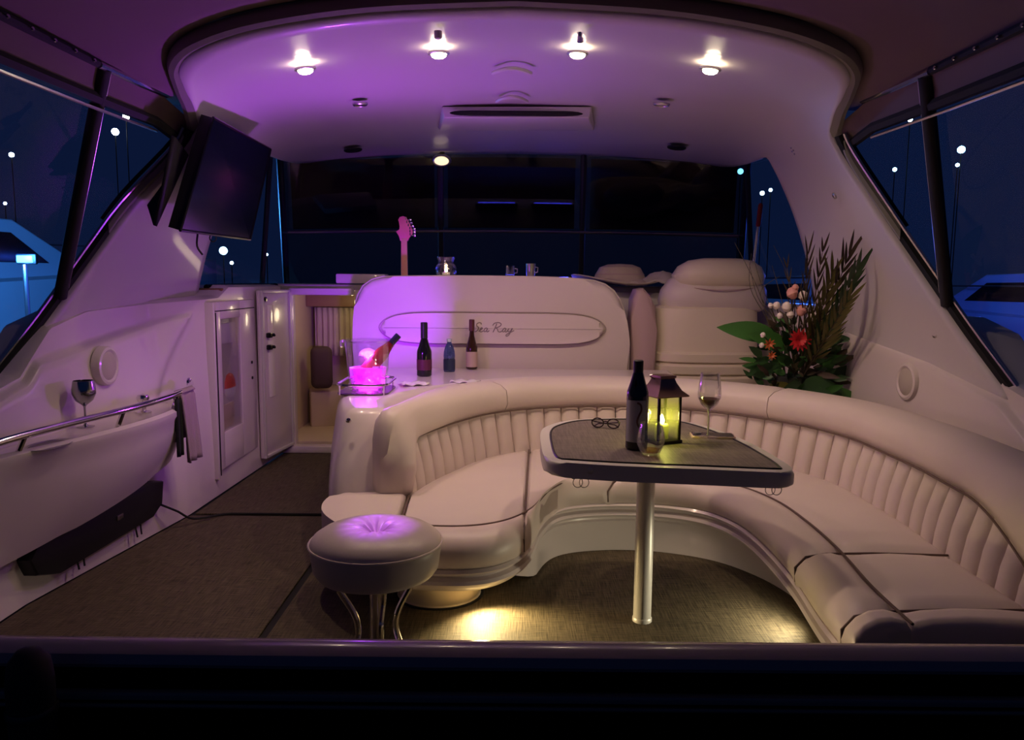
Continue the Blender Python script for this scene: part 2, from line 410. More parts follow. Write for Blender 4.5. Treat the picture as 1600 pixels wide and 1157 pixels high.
# ---- side canvas windows
WTOP, WRAIL = 1.89, 2.0
def side_window(sg, name, label):
    root = thing(name, label, 'window', (sg * 1.9, 2.4, 0.8), kind='structure')
    eT = Vector((sg * 1.47, 3.42, WTOP)); e1 = Vector((sg * 1.47, 3.46, 1.88))
    low = [Vector((sg * 1.47, 3.46, 1.82)), Vector((sg * 1.62, 3.385, 1.58)), Vector((sg * 1.80, 3.30, 1.28)), Vector((sg * 1.90, 3.15, 1.05)), Vector((sg * 1.965, 2.88, .82)), Vector((sg * 1.98, 2.3, .80)), Vector((sg * 1.98, 1.5, .80)), Vector((sg * 1.98, 0.9, .80))]
    top = [Vector((sg * 1.47, 3.46, 1.84)), Vector((sg * 1.50, 3.28, 1.89)), Vector((sg * 1.515, 3.05, 1.89)), Vector((sg * 1.53, 2.8, 1.89)), Vector((sg * 1.54, 2.5, 1.89)), Vector((sg * 1.55, 2.1, 1.89)), Vector((sg * 1.56, 1.5, 1.88)), Vector((sg * 1.56, 0.9, 1.87))]
    if sg < 0:
        for p in low[1:]: p.x -= 0.075 if p.z < 1.5 else 0.05
    # vinyl sheets, split at the post
    for (a, b) in ((0, 3), (3, 7)):
        bm = B(); P = []
        for k in range(a, b + 1): P.append([low[k].lerp(top[k], q / 4) for q in range(5)])
        grid(bm, P); obj('clear_panel', bm, GLASSV, root, True)
    bm = B(); tube(bm, [p + Vector((0, 0, 0.012)) for p in top], 0.022, 6); obj('window_hem', bm, CANVD, root, True)
    bm = B(); tube(bm, [p + Vector((-sg * 0.012, -0.015, -0.03)) for p in top[1:]], 0.006, 5); obj('zip', bm, STEEL, root, True)
    # valance above
    bm = B(); P = []
    rail = [Vector((sg * 1.40, 3.40, 1.93)), Vector((sg * 1.45, 3.24, WRAIL)), Vector((sg * 1.475, 3.05, WRAIL)), Vector((sg * 1.49, 2.8, WRAIL)), Vector((sg * 1.50, 2.5, WRAIL)), Vector((sg * 1.51, 2.1, WRAIL)), Vector((sg * 1.52, 1.5, WRAIL)), Vector((sg * 1.52, 0.9, WRAIL))]
    for k in range(8): P.append([top[k] + Vector((0, 0, .01)), top[k].lerp(rail[k], .5) + Vector((sg * 0.01, 0, 0)), rail[k]])
    grid(bm, P); obj('valance', bm, CANVAS, root, True)
    bm = B(); tube(bm, [p + Vector((-sg * 0.02, 0, 0.0)) for p in rail[1:4]], 0.013, 8); obj('chrome_rail', bm, CHROME, root, True)
    bm = B(); tube(bm, [p + Vector((-sg * 0.015, 0, 0.005)) for p in rail[3:]], 0.016, 8); obj('rail_sleeve', bm, CANVD, root, True)
    p0 = rail[3]; p1 = rail[6]
    proto = None
    for k in range(8):
        p = p0.lerp(p1, 0.04 + k * 0.085) + Vector((-sg * 0.034, 0, 0.0))
        bm = B(); lathe(bm, [(0, -.004), (.006, -.003), (.007, 0), (.005, .004), (0, .005)], 8)
        xform(bm, Matrix.Translation(p) @ Matrix.Rotation(PI / 2 * sg, 4, 'Y')); obj('snap', bm, CHROME, root, True)
    # slanted post
    pt, pb = rail[3] + Vector((-sg * 0.01, 0.05, 0)), low[2].lerp(low[3], .35) + Vector((0, -0.02, -0.03))
    bm = B(); tube(bm, [pt, pt.lerp(pb, .5), pb], 0.026, 10); obj('post_sleeve', bm, CANVD, root, True)
    o2 = Vector((0, 0.035, 0))
    bm = B(); tube(bm, [pt + o2, pt.lerp(pb, .5) + o2, pb + o2], 0.010, 8); obj('post', bm, STEEL, root, True)
    # aft dark edge of the sheet
    a, b = top[5] + Vector((0, .16, 0)), low[5] + Vector((0, .16, 0))
    bm = B(); tube(bm, [a, a.lerp(b, .5), b], 0.03, 8); obj('canvas_edge', bm, CANVD, root, True)
    return root
side_window(-1, 'window_1', 'clear canvas side window with slanted post, left of the cockpit')
side_window(1, 'window_2', 'clear canvas side window with slanted post, right of the cockpit')

# ---- front bulkhead, companionway, dash
bm = B()
box(bm, (-1.64, 5.52, 0.59), (0.12, 0.08, 1.18), 0.01); 
wall_front = tag(obj('wall_front', bm, GEL), 'pale bulkhead around the cabin doorway', 'wall', kind='structure')
bm = B(); box(bm, (0.35, 5.60, 0.6), (3.0, 0.08, 1.2), 0.01); obj('bulkhead_panel', bm, GEL, wall_front)
bm = B(); box(bm, (-1.38, 5.52, 1.165), (0.46, 0.09, 0.05), 0.01); obj('door_header', bm, GEL, wall_front)
bm = B(); box(bm, (-1.38, 5.46, 0.025), (0.62, 0.10, 0.05), 0.008); obj('door_sill', bm, GEL, wall_front)
bm = B(); box(bm, (0.05, 6.08, 1.195), (3.6, 1.05, 0.05), 0.02); obj('dash_top', bm, mat('dash_gelcoat', (0.42, 0.38, 0.36), 0.4), wall_front)
bm = B(); box(bm, (-1.10, 5.62, 1.26), (0.36, 0.16, 0.07), 0.01); obj('dash_box', bm, GEL, wall_front)
bm = B(); tube(bm, [(-1.82, 4.55, 1.20), (-1.78, 5.0, 1.205), (-1.70, 5.5, 1.205)], 0.018, 8); obj('dash_rail', bm, BLACKG, wall_front)
bm = B(); box(bm, (-1.80, 5.0, 1.175), (0.16, 0.95, 0.04), 0.01); obj('side_ledge', bm, mat('varnished_wood', (0.25, 0.14, 0.06), 0.25), wall_front)
# cabin interior seen through the doorway
CAB = mat('cabin_cream', (0.62, 0.50, 0.34), 0.5)
bm = B(); box(bm, (-1.3, 6.6, 0.6), (1.0, 0.04, 1.2)); obj('cabin_back_wall', bm, CAB, wall_front)
bm = B(); box(bm, (-1.72, 6.05, 0.6), (0.04, 1.0, 1.2)); obj('cabin_side_wall', bm, CAB, wall_front)
bm = B(); box(bm, (-0.92, 6.05, 0.6), (0.04, 0.9, 1.2)); obj('cabin_side_wall', bm, CAB, wall_front)
bm = B(); box(bm, (-1.32, 6.05, 0.03), (0.8, 1.0, 0.06), 0.01); obj('cabin_step', bm, CAB, wall_front)
bm = B(); box(bm, (-1.5, 6.35, 0.2), (0.40, 0.4, 0.30), 0.02, rot=Matrix.Rotation(0.3, 3, 'Z')); obj('cabin_bench', bm, CAB, wall_front)
lamp('cabin_lamp', 'POINT', (-1.25, 5.85, 1.05), 1.6, (1.0, 0.78, 0.48), 0.06)
bm = B(); P = []
for i in range(61):
    u = i / 60; x = -1.66 + 0.62 * u
    P.append([Vector((x, 6.40 - 0.12 * u + 0.014 * math.sin(i * 1.35), 1.02 - 0.40 * v)) for v in (0, .33, .66, 1)])
grid(bm, P)
cur = tag(obj('cabin_curtain', bm, mat('cream_curtain', (0.58, 0.49, 0.36), 0.85)), 'pleated cream curtain hanging inside the cabin doorway', 'curtain')
cur.modifiers.new('t', 'SOLIDIFY').thickness = 0.006
bm = B(); box(bm, (-1.40, 6.30, 1.09), (0.6, 0.05, 0.12), 0.01); obj('valance_board', bm, mat('brown_wood', (0.26, 0.15, 0.08), 0.45), cur)
bm = B(); box(bm, (-1.53, 6.08, 0.55), (0.17, 0.12, 0.34), 0.05, 4, Matrix.Rotation(0.25, 3, 'Z'))
tag(obj('cushion', bm, mat('dark_brown_cloth', (0.07, 0.042, 0.03), 0.85)), 'dark brown cushion inside the cabin doorway', 'cushion')

# open cabin door folded back along the left side
d0, d1 = Vector((-1.655, 4.97, 0)), Vector((-1.60, 5.44, 0))
dv = (d1 - d0); dl = dv.length; da = math.atan2(dv.y, dv.x)
door = thing('door_1', 'narrow white cabin door folded open beside the doorway', 'door', d0, kind='structure')
door.rotation_euler = (0, 0, da)
bm = B(); box(bm, (dl / 2, 0, 0.62), (dl, 0.03, 1.12), 0.008); slab = obj('door_slab', bm, GEL, door)
for (c, s) in (((0.012, -0.018, 0.62), (0.022, 0.02, 1.12)), ((dl - 0.012, -0.018, 0.62), (0.02, 0.02, 1.12)), ((dl / 2, -0.018, 0.07), (dl, 0.02, 0.02)), ((dl / 2, -0.018, 1.17), (dl, 0.02, 0.02))):
    bm = B(); box(bm, c, s, 0.004); obj('door_frame', bm, ALU, door)
bm = B(); box(bm, (0.14, -0.019, 0.77), (0.085, 0.008, 0.62), 0.003); obj('reflection_strip', bm, mat('pale_reflection', (0.95, 0.92, 0.78), 0.15), door)  # bright reflection on the door put into a pale strip
for z in (0.80, 0.88):
    bm = B(); box(bm, (0.09, -0.03, z), (0.05, 0.03, 0.035), 0.008); lathe(bm, [(0, -.01), (.012, -.01), (.014, 0), (.008, .01), (0, .012)], 10, (0.13, -0.04, z)); obj('latch', bm, BLACKG, slab)
bm = B(); lathe(bm, [(0, 0), (.016, .0), (.016, .008), (0, .01)], 12); xform(bm, Matrix.Translation((0.06, -0.02, 1.12)) @ Matrix.Rotation(PI / 2, 4, 'X')); obj('catch', bm, BLACKG, slab)

# glass-fronted locker set in the left side
lk = thing('door_2', 'glossy glass-fronted locker door set in the left side', 'door', (-1.66, 4.35, 0.15), kind='structure')
lx = -1.672
def lbox(nm, Y0, Y1, z0, z1, x0, x1, m, bev=0.004):
    bm = B(); box(bm, ((x0 + x1) / 2, (Y0 + Y1) / 2, (z0 + z1) / 2), (abs(x1 - x0), Y1 - Y0, z1 - z0), bev); return obj(nm, bm, m, lk, True)
lbox('door_stile', 4.68, 4.94, 0.15, 1.12, -1.73, lx, GEL); lbox('door_stile', 4.30, 4.37, 0.15, 1.12, -1.73, lx, GEL)
lbox('door_rail', 4.37, 4.68, 1.02, 1.12, -1.73, lx, GEL); lbox('door_rail', 4.37, 4.68, 0.15, 0.36, -1.73, lx, GEL)
lbox('locker_back', 4.37, 4.68, 0.36, 1.02, -1.725, -1.705, mat('locker_lining', (0.50, 0.46, 0.42), 0.3))
lbox('glass_pane', 4.37, 4.68, 0.36, 1.02, -1.680, -1.677, ACRYL, 0)
lbox('door_gap', 4.297, 4.301, 0.12, 1.06, lx - .004, lx + 0.001, GAP, 0)
lbox('door_jamb', 4.270, 4.2965, 0.10, 1.12, -1.76, lx - .002, GEL, .008)
lbox('door_gap', 4.30, 4.94, 1.065, 1.071, -1.72, lx + 0.001, GAP, 0)
for z in (0.62, 0.72):
    bm = B(); lathe(bm, [(0, 0), (.010, .0), (.010, .006), (0, .008)], 10); xform(bm, Matrix.Translation((lx, 4.86, z)) @ Matrix.Rotation(PI / 2, 4, 'Y')); obj('button', bm, BLACKG, lk, True)

# ---- windshield
FY0, FY1 = 6.62, 6.12
def wsx(u, top): # u -1..1
    Y = (FY1 if top else FY0) - 0.32 * abs(u) ** 2.2
    return Vector((u * (1.74 if top else 1.86), Y, (2.27 - 0.10 * u * u) if top else 1.2))
ws = thing('window_3', 'dark three-pane windshield across the front under the hardtop', 'window', (0, 6.6, 1.2), kind='structure')
cuts = [-1, -0.33, 0.315, 1]
for a, b in zip(cuts, cuts[1:]):
    bm = B(); P = []
    for i in range(9):
        u = a + (b - a) * i / 8; P.append([wsx(u, False).lerp(wsx(u, True), q / 4) for q in range(5)])
    grid(bm, P); obj('pane', bm, WINDG, ws, True)
FR = mat('window_frame_black', (0.02, 0.021, 0.026), 0.35)
for u in cuts:
    bm = B(); tube(bm, [wsx(u, False), wsx(u, False).lerp(wsx(u, True), .5), wsx(u, True)], 0.026, 8); obj('mullion', bm, FR, ws, True)
for q, r in ((0.0, 0.02), (1.0, 0.02)):
    bm = B(); tube(bm, [wsx(-1 + 2 * i / 24, False).lerp(wsx(-1 + 2 * i / 24, True), q) for i in range(25)], r, 8); obj('frame_rail', bm, FR, ws, True)
bm = B(); tube(bm, [wsx(-1 + 2 * i / 24, False).lerp(wsx(-1 + 2 * i / 24, True), .43) + Vector((0, -0.03, 0)) for i in range(25)], 0.013, 8); obj('cross_bar', bm, mat('smoked_steel', (0.25, 0.24, 0.24), 0.2, 1.0), ws, True)
# dark sun shades hung against the upper glass
for a, b in ((-0.97, -0.36), (-0.30, 0.28), (0.35, 0.97)):
    bm = B(); P = []
    for i in range(9):
        u = a + (b - a) * i / 8; P.append([wsx(u, False).lerp(wsx(u, True), .46 + .5 * q / 3) + Vector((0, 0.05, 0)) for q in range(4)])
    grid(bm, P); o = obj('sun_shade', bm, mat('shade_mesh', (0.020, 0.024, 0.040), 0.7), ws, True); o.modifiers.new('t', 'SOLIDIFY').thickness = 0.004
# forward side windows
for sg, nm, lb in ((-1, 'window_4', 'side window glass below the television, left'), (1, 'window_5', 'side window glass behind the flowers, right')):
    r_ = thing(nm, lb, 'window', (sg * 1.8, 5.2, 1.2), kind='structure')
    bm = B(); P = []
    for i in range(9):
        q = i / 8; lo = Vector((sg * (1.86 - .03 * q), 4.45 + 1.8 * q, 1.15)); hi = Vector((sg * (1.64 + .06 * q), 4.55 + 1.4 * q, 2.12))
        P.append([lo.lerp(hi, k / 3) for k in range(4)])
    grid(bm, P); obj('pane', bm, SIDEG, r_, True)
    bm = B(); tube(bm, [Vector((sg * 1.84, 5.62, 1.2)), Vector((sg * 1.70, 5.45, 2.1))] if sg < 0 else [Vector((sg * 1.86, 5.95, 1.2)), Vector((sg * 1.72, 5.75, 2.12))], 0.02, 8); obj('post', bm, FR, r_, True)

# ---- transom in the foreground
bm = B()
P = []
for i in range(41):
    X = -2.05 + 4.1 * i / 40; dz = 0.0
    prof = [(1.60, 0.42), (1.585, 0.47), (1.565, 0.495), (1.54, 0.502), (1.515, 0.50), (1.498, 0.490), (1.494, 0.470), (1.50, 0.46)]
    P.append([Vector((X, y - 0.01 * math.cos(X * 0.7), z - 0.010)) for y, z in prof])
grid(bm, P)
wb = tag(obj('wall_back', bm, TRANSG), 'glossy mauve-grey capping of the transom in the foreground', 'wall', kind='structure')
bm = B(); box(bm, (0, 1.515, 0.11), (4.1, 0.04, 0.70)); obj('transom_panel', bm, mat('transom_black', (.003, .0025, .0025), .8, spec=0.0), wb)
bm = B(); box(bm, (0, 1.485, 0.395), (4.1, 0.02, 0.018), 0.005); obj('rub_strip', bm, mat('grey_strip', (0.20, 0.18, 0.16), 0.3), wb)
bm = B(); tube(bm, [(-2.05, 1.478, 0.375), (0, 1.478, 0.375), (2.05, 1.478, 0.375)], 0.005, 6); obj('chrome_bead', bm, mat('dull_bead', (.12, .11, .10), .4), wb)
fp = at(48, 1080, Y=1.40)
bm = B(); lathe(bm, [(0, -.16), (.03, -.155), (.042, -.12), (.043, .02), (.038, .06), (.022, .082), (0, .088)], 16, fp)
fd = tag(obj('fender', bm, RUBBER), 'black rounded rubber fender against the transom, lower left', 'fender')
bm = B(); lathe(bm, [(.044, -.05), (.047, -.045), (.047, -.035), (.044, -.03)], 16, fp, cap=False); obj('band', bm, BLACK, fd)

# ================================================================== OUTSIDE
bm = B(); box(bm, (0, 60, -1.3), (300, 200, 0.2))
tag(obj('water', bm, mat('night_water', (0.004, 0.008, 0.016), 0.12, bump=(0.6, 0.6, 0.3))), 'dark harbour water around the boat', 'water', kind='structure')
def shore_light(px, py, D, r, col, s, label):
    p = at(px, py, Y=D); t = thing('shore_lamp', label, 'lamp', (p.x, p.y, -1.2), group='lights ashore')
    bm = B(); tube(bm, [(p.x, p.y, -1.2), (p.x, p.y, p.z)], .02, 6); obj('lamp_post', bm, RUBBER, t, True)
    bm = B(); bmesh.ops.create_icosphere(bm, subdivisions=2, radius=r)
    for v in bm.verts: v.co += p
    m = mat('shore_glow_%d' % int(col[0] * 10 + col[2] * 100 + s * 1000), (0.1, 0.1, 0.1), 0.5, emit=col, estr=s)
    obj('globe', bm, m, t, True)
    return t
for a in [
    (18, 242, 30, .09, (0.75, 0.9, 1.0), 30, 'small white light ashore, seen high through the left side window'),
    (197, 182, 34, .14, (1.0, 0.93, 0.75), 30, 'warm white light ashore, topmost in the left side window beside the post'),
    (180, 206, 34, .15, (0.8, 0.92, 1.0), 30, 'bluish white light just below the warm one in the left side window'),
    (8, 318, 30, .06, (0.6, 0.8, 1.0), 20, 'faint small light at the left photo edge'),
    (1502, 234, 34, .16, (0.35, 0.75, 1.0), 14, 'cyan light ashore behind the right side window, uppermost of a pair'),
    (1496, 258, 34, .08, (0.5, 0.8, 1.0), 14, 'small cyan light ashore just under the larger one'),
    (1422, 187, 34, .10, (0.7, 0.9, 1.0), 12, 'pale light ashore left of the right slanted post'),
    (1398, 265, 34, .09, (0.4, 0.7, 1.0), 12, 'dim blue light ashore in the right front sheet'),
    (1157, 268, 34, .13, (0.2, 0.7, 1.0), 12, 'cyan light ashore behind the window near the flowers'),
    (1191, 302, 34, .10, (0.6, 0.85, 1.0), 10, 'pale blue light ashore above the red-topped pole'),
    (1204, 297, 34, .08, (0.6, 0.85, 1.0), 10, 'pale blue light ashore right above the red-topped pole'),
    (349, 392, 30, .16, (0.45, 0.75, 1.0), 8, 'blue light ashore in the small window under the television'),
    (362, 411, 30, .07, (0.6, 0.9, 1.0), 10, 'tiny white light ashore low in the window under the television'),
    (417, 398, 30, .05, (0.6, 0.9, 1.0), 10, 'tiny light ashore beside the cabin door window'),
]:
    shore_light(*a)
# neighbouring boats
def neighbour(name, label, pos, rz, L, hh, m, cab=True):
    r_ = thing(name, label, 'boat', pos, rz)
    bm = B(); P = []
    for i in range(25):
        u = i / 24; wd = 0.16 * L * (1 - u ** 3.0) ** 0.6 + 0.01
        sh = hh * (1 + 0.35 * u * u)
        P.append([Vector((L * (u - .5), wd * a, sh * b)) for a, b in ((-.2, -.3), (-.75, .1), (-.95, .6), (-1, 1), (-.9, 1.02), (.9, 1.02), (1, 1), (.95, .6), (.75, .1), (.2, -.3))])
    grid(bm, P); bm.faces.new([bm.verts[k] for k in range(10)]) if False else None
    obj('hull', bm, m, r_)
    if cab:
        bm = B(); prism(bm, [(-.32 * L, 0), (.22 * L, 0), (.05 * L, .11 * L), (-.28 * L, .12 * L)], -.10 * L, .10 * L, 0.04)
        xform(bm, Matrix.Translation((0, 0, hh)) @ Matrix.Rotation(PI / 2, 4, 'X')); obj('cabin', bm, m, r_)
        bm = B(); prism(bm, [(-.26 * L, .045 * L), (.10 * L, .045 * L), (.045 * L, .09 * L), (-.25 * L, .095 * L)], -.103 * L, .103 * L, 0.01)
        xform(bm, Matrix.Translation((0, 0, hh)) @ Matrix.Rotation(PI / 2, 4, 'X')); obj('cabin_window', bm, BLACKG, r_)
    bm = B(); tube(bm, [(L * (-.4 + .85 * i / 10), .155 * L * (1 - (max(0, .1 + .85 * i / 10)) ** 3) ** .6, hh * 1.35 + 0.25) for i in range(11)], 0.02, 6); obj('guard_rail', bm, STEEL, r_)
    return r_
NB = mat('neighbour_gelcoat', (0.5, 0.55, 0.6), 0.3)
neighbour('motor_boat', 'neighbouring motor boat lit blue outside the left side window', (-9.6, 13.0, -0.9), 1.05, 11.0, 1.9, NB)
neighbour('motor_boat', 'dim neighbouring boat outside the right side window', (11.5, 17.0, -0.9), 2.0, 9.0, 1.4, NB)
neighbour('motor_boat', 'blue-lit boat bow seen behind the flowers', (6.5, 17.5, -0.9), 1.7, 7.0, 1.5, NB)
bl = at(38, 405, Y=9.6)
fl = thing('dock_floodlight', 'bright blue floodlight low outside the left side window', 'lamp', (bl.x, bl.y, -1.2))
bm = B(); tube(bm, [(bl.x, bl.y, -1.2), (bl.x, bl.y, bl.z - .07)], 0.03, 8); obj('post', bm, STEEL, fl, True)
bm = B(); box(bm, bl + Vector((0, .05, 0)), (.26, .06, .13), 0.02); obj('housing', bm, BLACK, fl, True)
bm = B(); box(bm, bl + Vector((0, .01, 0)), (.20, .03, .09), 0.012); obj('lens', bm, mat('blue_flood_lens', (.1, .2, .5), .3, emit=(0.03, 0.30, 1.0), estr=12), fl, True)
lamp('dock_floodlight_glow', 'POINT', bl + Vector((0, -.4, .1)), 380, (0.06, 0.32, 1.0), 0.2)
lamp('unseen_blue_glow', 'POINT', (8.6, 13.5, 1.8), 160, (0.05, 0.12, 1.0), 0.3)  # unseen blue lights without fixtures, brightening the boats at right
lamp('unseen_blue_glow', 'POINT', (4.9, 13.2, 1.6), 60, (0.03, 0.12, 1.0), 0.3)

# ================================================================== SOFA
Spts = [(-.43, 3.18), (-.37, 3.38), (-.30, 3.55), (-.20, 3.76), (-.067, 3.95), (.17, 4.11), (.5, 4.19), (.85, 4.14), (1.15, 3.97), (1.39, 3.68), (1.495, 3.40), (1.51, 3.1), (1.51, 2.82), (1.485, 2.52), (1.47, 2.22), (1.47, 1.95)]
Spts = [Vector((x, y, 0)) for x, y in Spts]
N = 200
S = cr(Spts, N)
SL = sum((b - a).length for a, b in zip(S, S[1:]))
def nrm(path, i):
    t = path[min(i + 1, len(path) - 1)] - path[max(i - 1, 0)]; t.normalize(); return Vector((-t.y, t.x, 0))
SN = [nrm(S, i) for i in range(N)]
def spos(s):  # s metres along -> point, normal
    f = max(0, min(1, s / SL)) * (N - 1); i = min(int(f), N - 2); k = f - i
    return S[i].lerp(S[i + 1], k), SN[i].lerp(SN[i + 1], k).normalized()
SZ, CT, RT = 0.34, 0.555, 0.715          # seat, channel top, roll top
sofa = thing('sofa', 'curved cream vinyl U-shaped sofa with channel-tufted backrest', 'sofa', (0.6, 3.4, 0))
def ctop(s):
    e = 0.16
    return SZ + (CT - SZ) * (ss(-0.03, e, s) ** 0.6) * (ss(-0.05, 0.55, SL - s) ** 0.55)
# backrest rolls
def roll(s0, s1, n, cap0, cap1):
    bm = B(); P = []
    for i in range(n + 1):
        s = s0 + (s1 - s0) * i / n
        p, nn = spos(s)
        if s < 0: t = Vector((nn.y, -nn.x, 0)); p = p + t * s
        if s > SL: t = Vector((nn.y, -nn.x, 0)); p = p + t * (s - SL)
        ct = ctop(s) if 0 <= s <= SL else SZ
        k = 1.0
        if cap0: k = min(k, math.sqrt(max(0.0, 1 - (1 - min(1, (s - s0) / 0.10)) ** 2)))
        if cap1: k = min(k, math.sqrt(max(0.0, 1 - (1 - min(1, (s1 - s) / 0.10)) ** 2)))
        e = 1.0
        if not cap0: e = min(e, 0.9 + 0.1 * math.sqrt(max(0, min(1, (s - s0) / 0.015))))
        if not cap1: e = min(e, 0.9 + 0.1 * math.sqrt(max(0, min(1, (s1 - s) / 0.015))))
        fr = 0.05 * (ct - SZ) / (CT - SZ)
        top = SZ + (RT - SZ) * (0.55 + 0.45 * k) if (cap0 or cap1) else RT
        top -= (1 - e) * 0.10
        prof = [(fr + .012, ct - .004), (fr - .012, ct + .010), (fr - 0.032, ct + 0.30 * (top - ct)), (fr - 0.028, ct + .55 * (top - ct)), (0.03, ct + .78 * (top - ct)), (0.08, ct + .94 * (top - ct)), (0.15, top), (0.22, top - .012), (0.27, top - .05), (0.29, top - .11), (0.29, SZ - .1)]
        wdt = 0.16 * (1 - k); wf = 0.55 + 0.45 * ss(0.05, 0.75, s)
        row = []
        for o_, z in prof:
            o2 = (o_ * (0.35 + 0.65 * k) + wdt * 0.5) * (wf if o_ > .03 else 1)
            q = p + nn * o2; row.append(Vector((q.x, q.y, z)))
        P.append(row)
    V = grid(bm, P)
    for r_ in (V[0], V[-1]):
        try: bm.faces.new(r_)
        except ValueError: pass
    return obj('backrest_roll', bm, VIN, sofa, True, angle=55)
sA = 1.02; sB = SL * 0.0
# lengths where the photo shows the vertical joints
def s_of(X, Y):
    i = min(range(N), key=lambda k: (S[k].x - X) ** 2 + (S[k].y - Y) ** 2); return SL * i / (N - 1)
j1, j2 = s_of(0.0, 4.0), s_of(1.28, 3.82)
roll(-0.10, j1 - .002, 44, True, False); roll(j1 + .002, j2 - .002, 50, False, False); roll(j2 + .002, SL + .15, 70, False, True)
# tufted channels
nch = int(round(SL / 0.098)); 
for c in range(nch):
    a, b = SL * c / nch, SL * (c + 1) / nch
    bm = B(); P = []
    for i in range(5):
        u = i / 4; s = a + (b - a) * (0.02 + 0.96 * u); p, nn = spos(s); ct = ctop(s) + 0.004
        puff = 0.022 * (1 - (2 * u - 1) ** 4)
        row = []
        for j in range(5):
            v = j / 4; z = SZ - 0.02 + (ct - SZ + 0.02) * v
            o_ = 0.05 * v * (ct - SZ) / (CT - SZ) - puff * (0.55 + 0.45 * math.sin(PI * min(1, v * 1.1))) + 0.012
            q = p + nn * o_; row.append(Vector((q.x, q.y, z)))
        P.append(row)
    V = grid(bm, P)
    # closing skirt at the back
    bb = [bm.verts.new(Vector(v.co) + spos((a + b) / 2)[1] * 0.06) for v in (V[0][0], V[0][4], V[4][4], V[4][0])]
    bm.faces.new(bb)
    bm.faces.new([V[0][j] for j in range(5)] + [bb[1], bb[0]]); bm.faces.new([V[4][j] for j in range(5)] + [bb[2], bb[3]])
    bm.faces.new([V[i][4] for i in range(5)] + [bb[2], bb[1]]); bm.faces.new([V[i][0] for i in range(5)] + [bb[3], bb[0]])
    obj('channel', bm, VIN, sofa, True, angle=60)
bm = B(); tube(bm, [spos(s)[0] + spos(s)[1] * (0.05 * (ctop(s) - SZ) / (CT - SZ) - 0.016) + Vector((0, 0, ctop(s) + .003)) for s in [SL * i / 150 for i in range(151)]], 0.0045, 6); obj('piping', bm, VIND, sofa, True)
# seat cushions: ruled between the back line and the front edge
KS = [0, s_of(-.30, 3.55), s_of(-.067, 3.95), s_of(.17, 4.11), s_of(.5, 4.19), s_of(.85, 4.14), s_of(1.15, 3.97), s_of(1.39, 3.68), s_of(1.495, 3.40), s_of(1.51, 3.1), s_of(1.51, 2.82), s_of(1.485, 2.52), s_of(1.47, 2.22), SL]
KF = [(-.40, 2.60), (-.16, 2.59), (-.02, 2.66), (.075, 2.83), (.13, 3.12), (.23, 3.35), (.45, 3.43), (.70, 3.41), (.88, 3.30), (.965, 3.10), (.985, 2.82), (.975, 2.52), (.94, 2.2), (.93, 1.95)]
# front edge as a smooth curve keyed by s
Fd = crp([Vector((x, y, 0)) for x, y in KF], 16); Fk = []
for a, b in zip(KS, KS[1:]): Fk += [a + (b - a) * k / 16 for k in range(16)]
Fk.append(KS[-1])
def fpos(s):
    for i in range(len(Fk) - 1):
        if s <= Fk[i + 1] + 1e-9: return Fd[i].lerp(Fd[i + 1], (s - Fk[i]) / max(1e-9, Fk[i + 1] - Fk[i]))
    return Fd[-1]
def cushion(s0, s1, n, front, name):
    bm = B(); P = []
    for i in range(n + 1):
        u = i / n; s = s0 + (s1 - s0) * u; a, _ = spos(s); b = fpos(s)
        d = (b - a); Lc = d.length; dn = d.normalized(); vs = 1 - 0.15 / Lc
        e = min(u, 1 - u) * (s1 - s0); ed = 1 - math.sqrt(max(0, 1 - (1 - min(1, e / 0.025)) ** 2))
        if not front:
            vv = [(0.0 - .04 / Lc, -.03), (0.0, -.004), (.08, .006), (.3, .014), (.6, .018), (.85, .014), (.96, .006), (1.0, -.012)]
            row = [a + d * (v * vs) + Vector((0, 0, SZ + z - 0.022 * ed)) for v, z in vv]
            row.append(Vector((row[-1].x, row[-1].y, .22)))
        else:
            st = a + d * vs
            pr = [(0, -.10), (0, -.012), (.012, .008), (.05, .018), (.09, .014), (.125, -.004), (.148, -.03), (.155, -.06), (.150, -.095), (.13, -.115), (.02, -.12)]
            row = [st + dn * o_ + Vector((0, 0, SZ + z - 0.018 * ed)) for o_, z in pr]
        P.append(row)
    V = grid(bm, P)
    for r_ in (V[0], V[-1]):
        try: bm.faces.new(r_)
        except ValueError: pass
    return obj(name, bm, VIN, sofa, True, angle=55)
segs = [(0.0, s_of(.10, 4.08), 40), (s_of(.10, 4.08), s_of(1.15, 3.97), 34), (s_of(1.15, 3.97), s_of(1.485, 2.50), 40), (s_of(1.485, 2.50), s_of(1.47, 2.06), 12), (s_of(1.47, 2.06), SL, 6)]
for a, b, n in segs:
    cushion(a + .002, b - .002, n, False, 'seat_cushion'); cushion(a + .002, b - .002, n, True, 'front_bolster')
def seam_pts(a, b, n):
    o_ = []
    for i in range(n + 1):
        s = a + (b - a) * i / n; p, _ = spos(s); q = fpos(s); o_.append(p + (q - p) * (1 - 0.15 / (q - p).length) + Vector((0, 0, SZ + .006)))
    return o_
bm = B(); tube(bm, seam_pts(0, SL, 120), 0.0045, 6); obj('piping', bm, VIND, sofa, True)
for s in [segs[k][0] for k in range(1, 5)]:
    p, _ = spos(s); q = fpos(s); dn = (q - p).normalized()
    bm = B(); tube(bm, [p + Vector((0, 0, SZ)), p.lerp(q, .5) + Vector((0, 0, SZ + .004)), q - dn * .10 + Vector((0, 0, SZ + .0)), q - dn * .03 + Vector((0, 0, SZ - .012)), q + dn * .004 + Vector((0, 0, SZ - .05)), q + Vector((0, 0, SZ - .10))], 0.004, 6); obj('piping', bm, VIND, sofa, True)
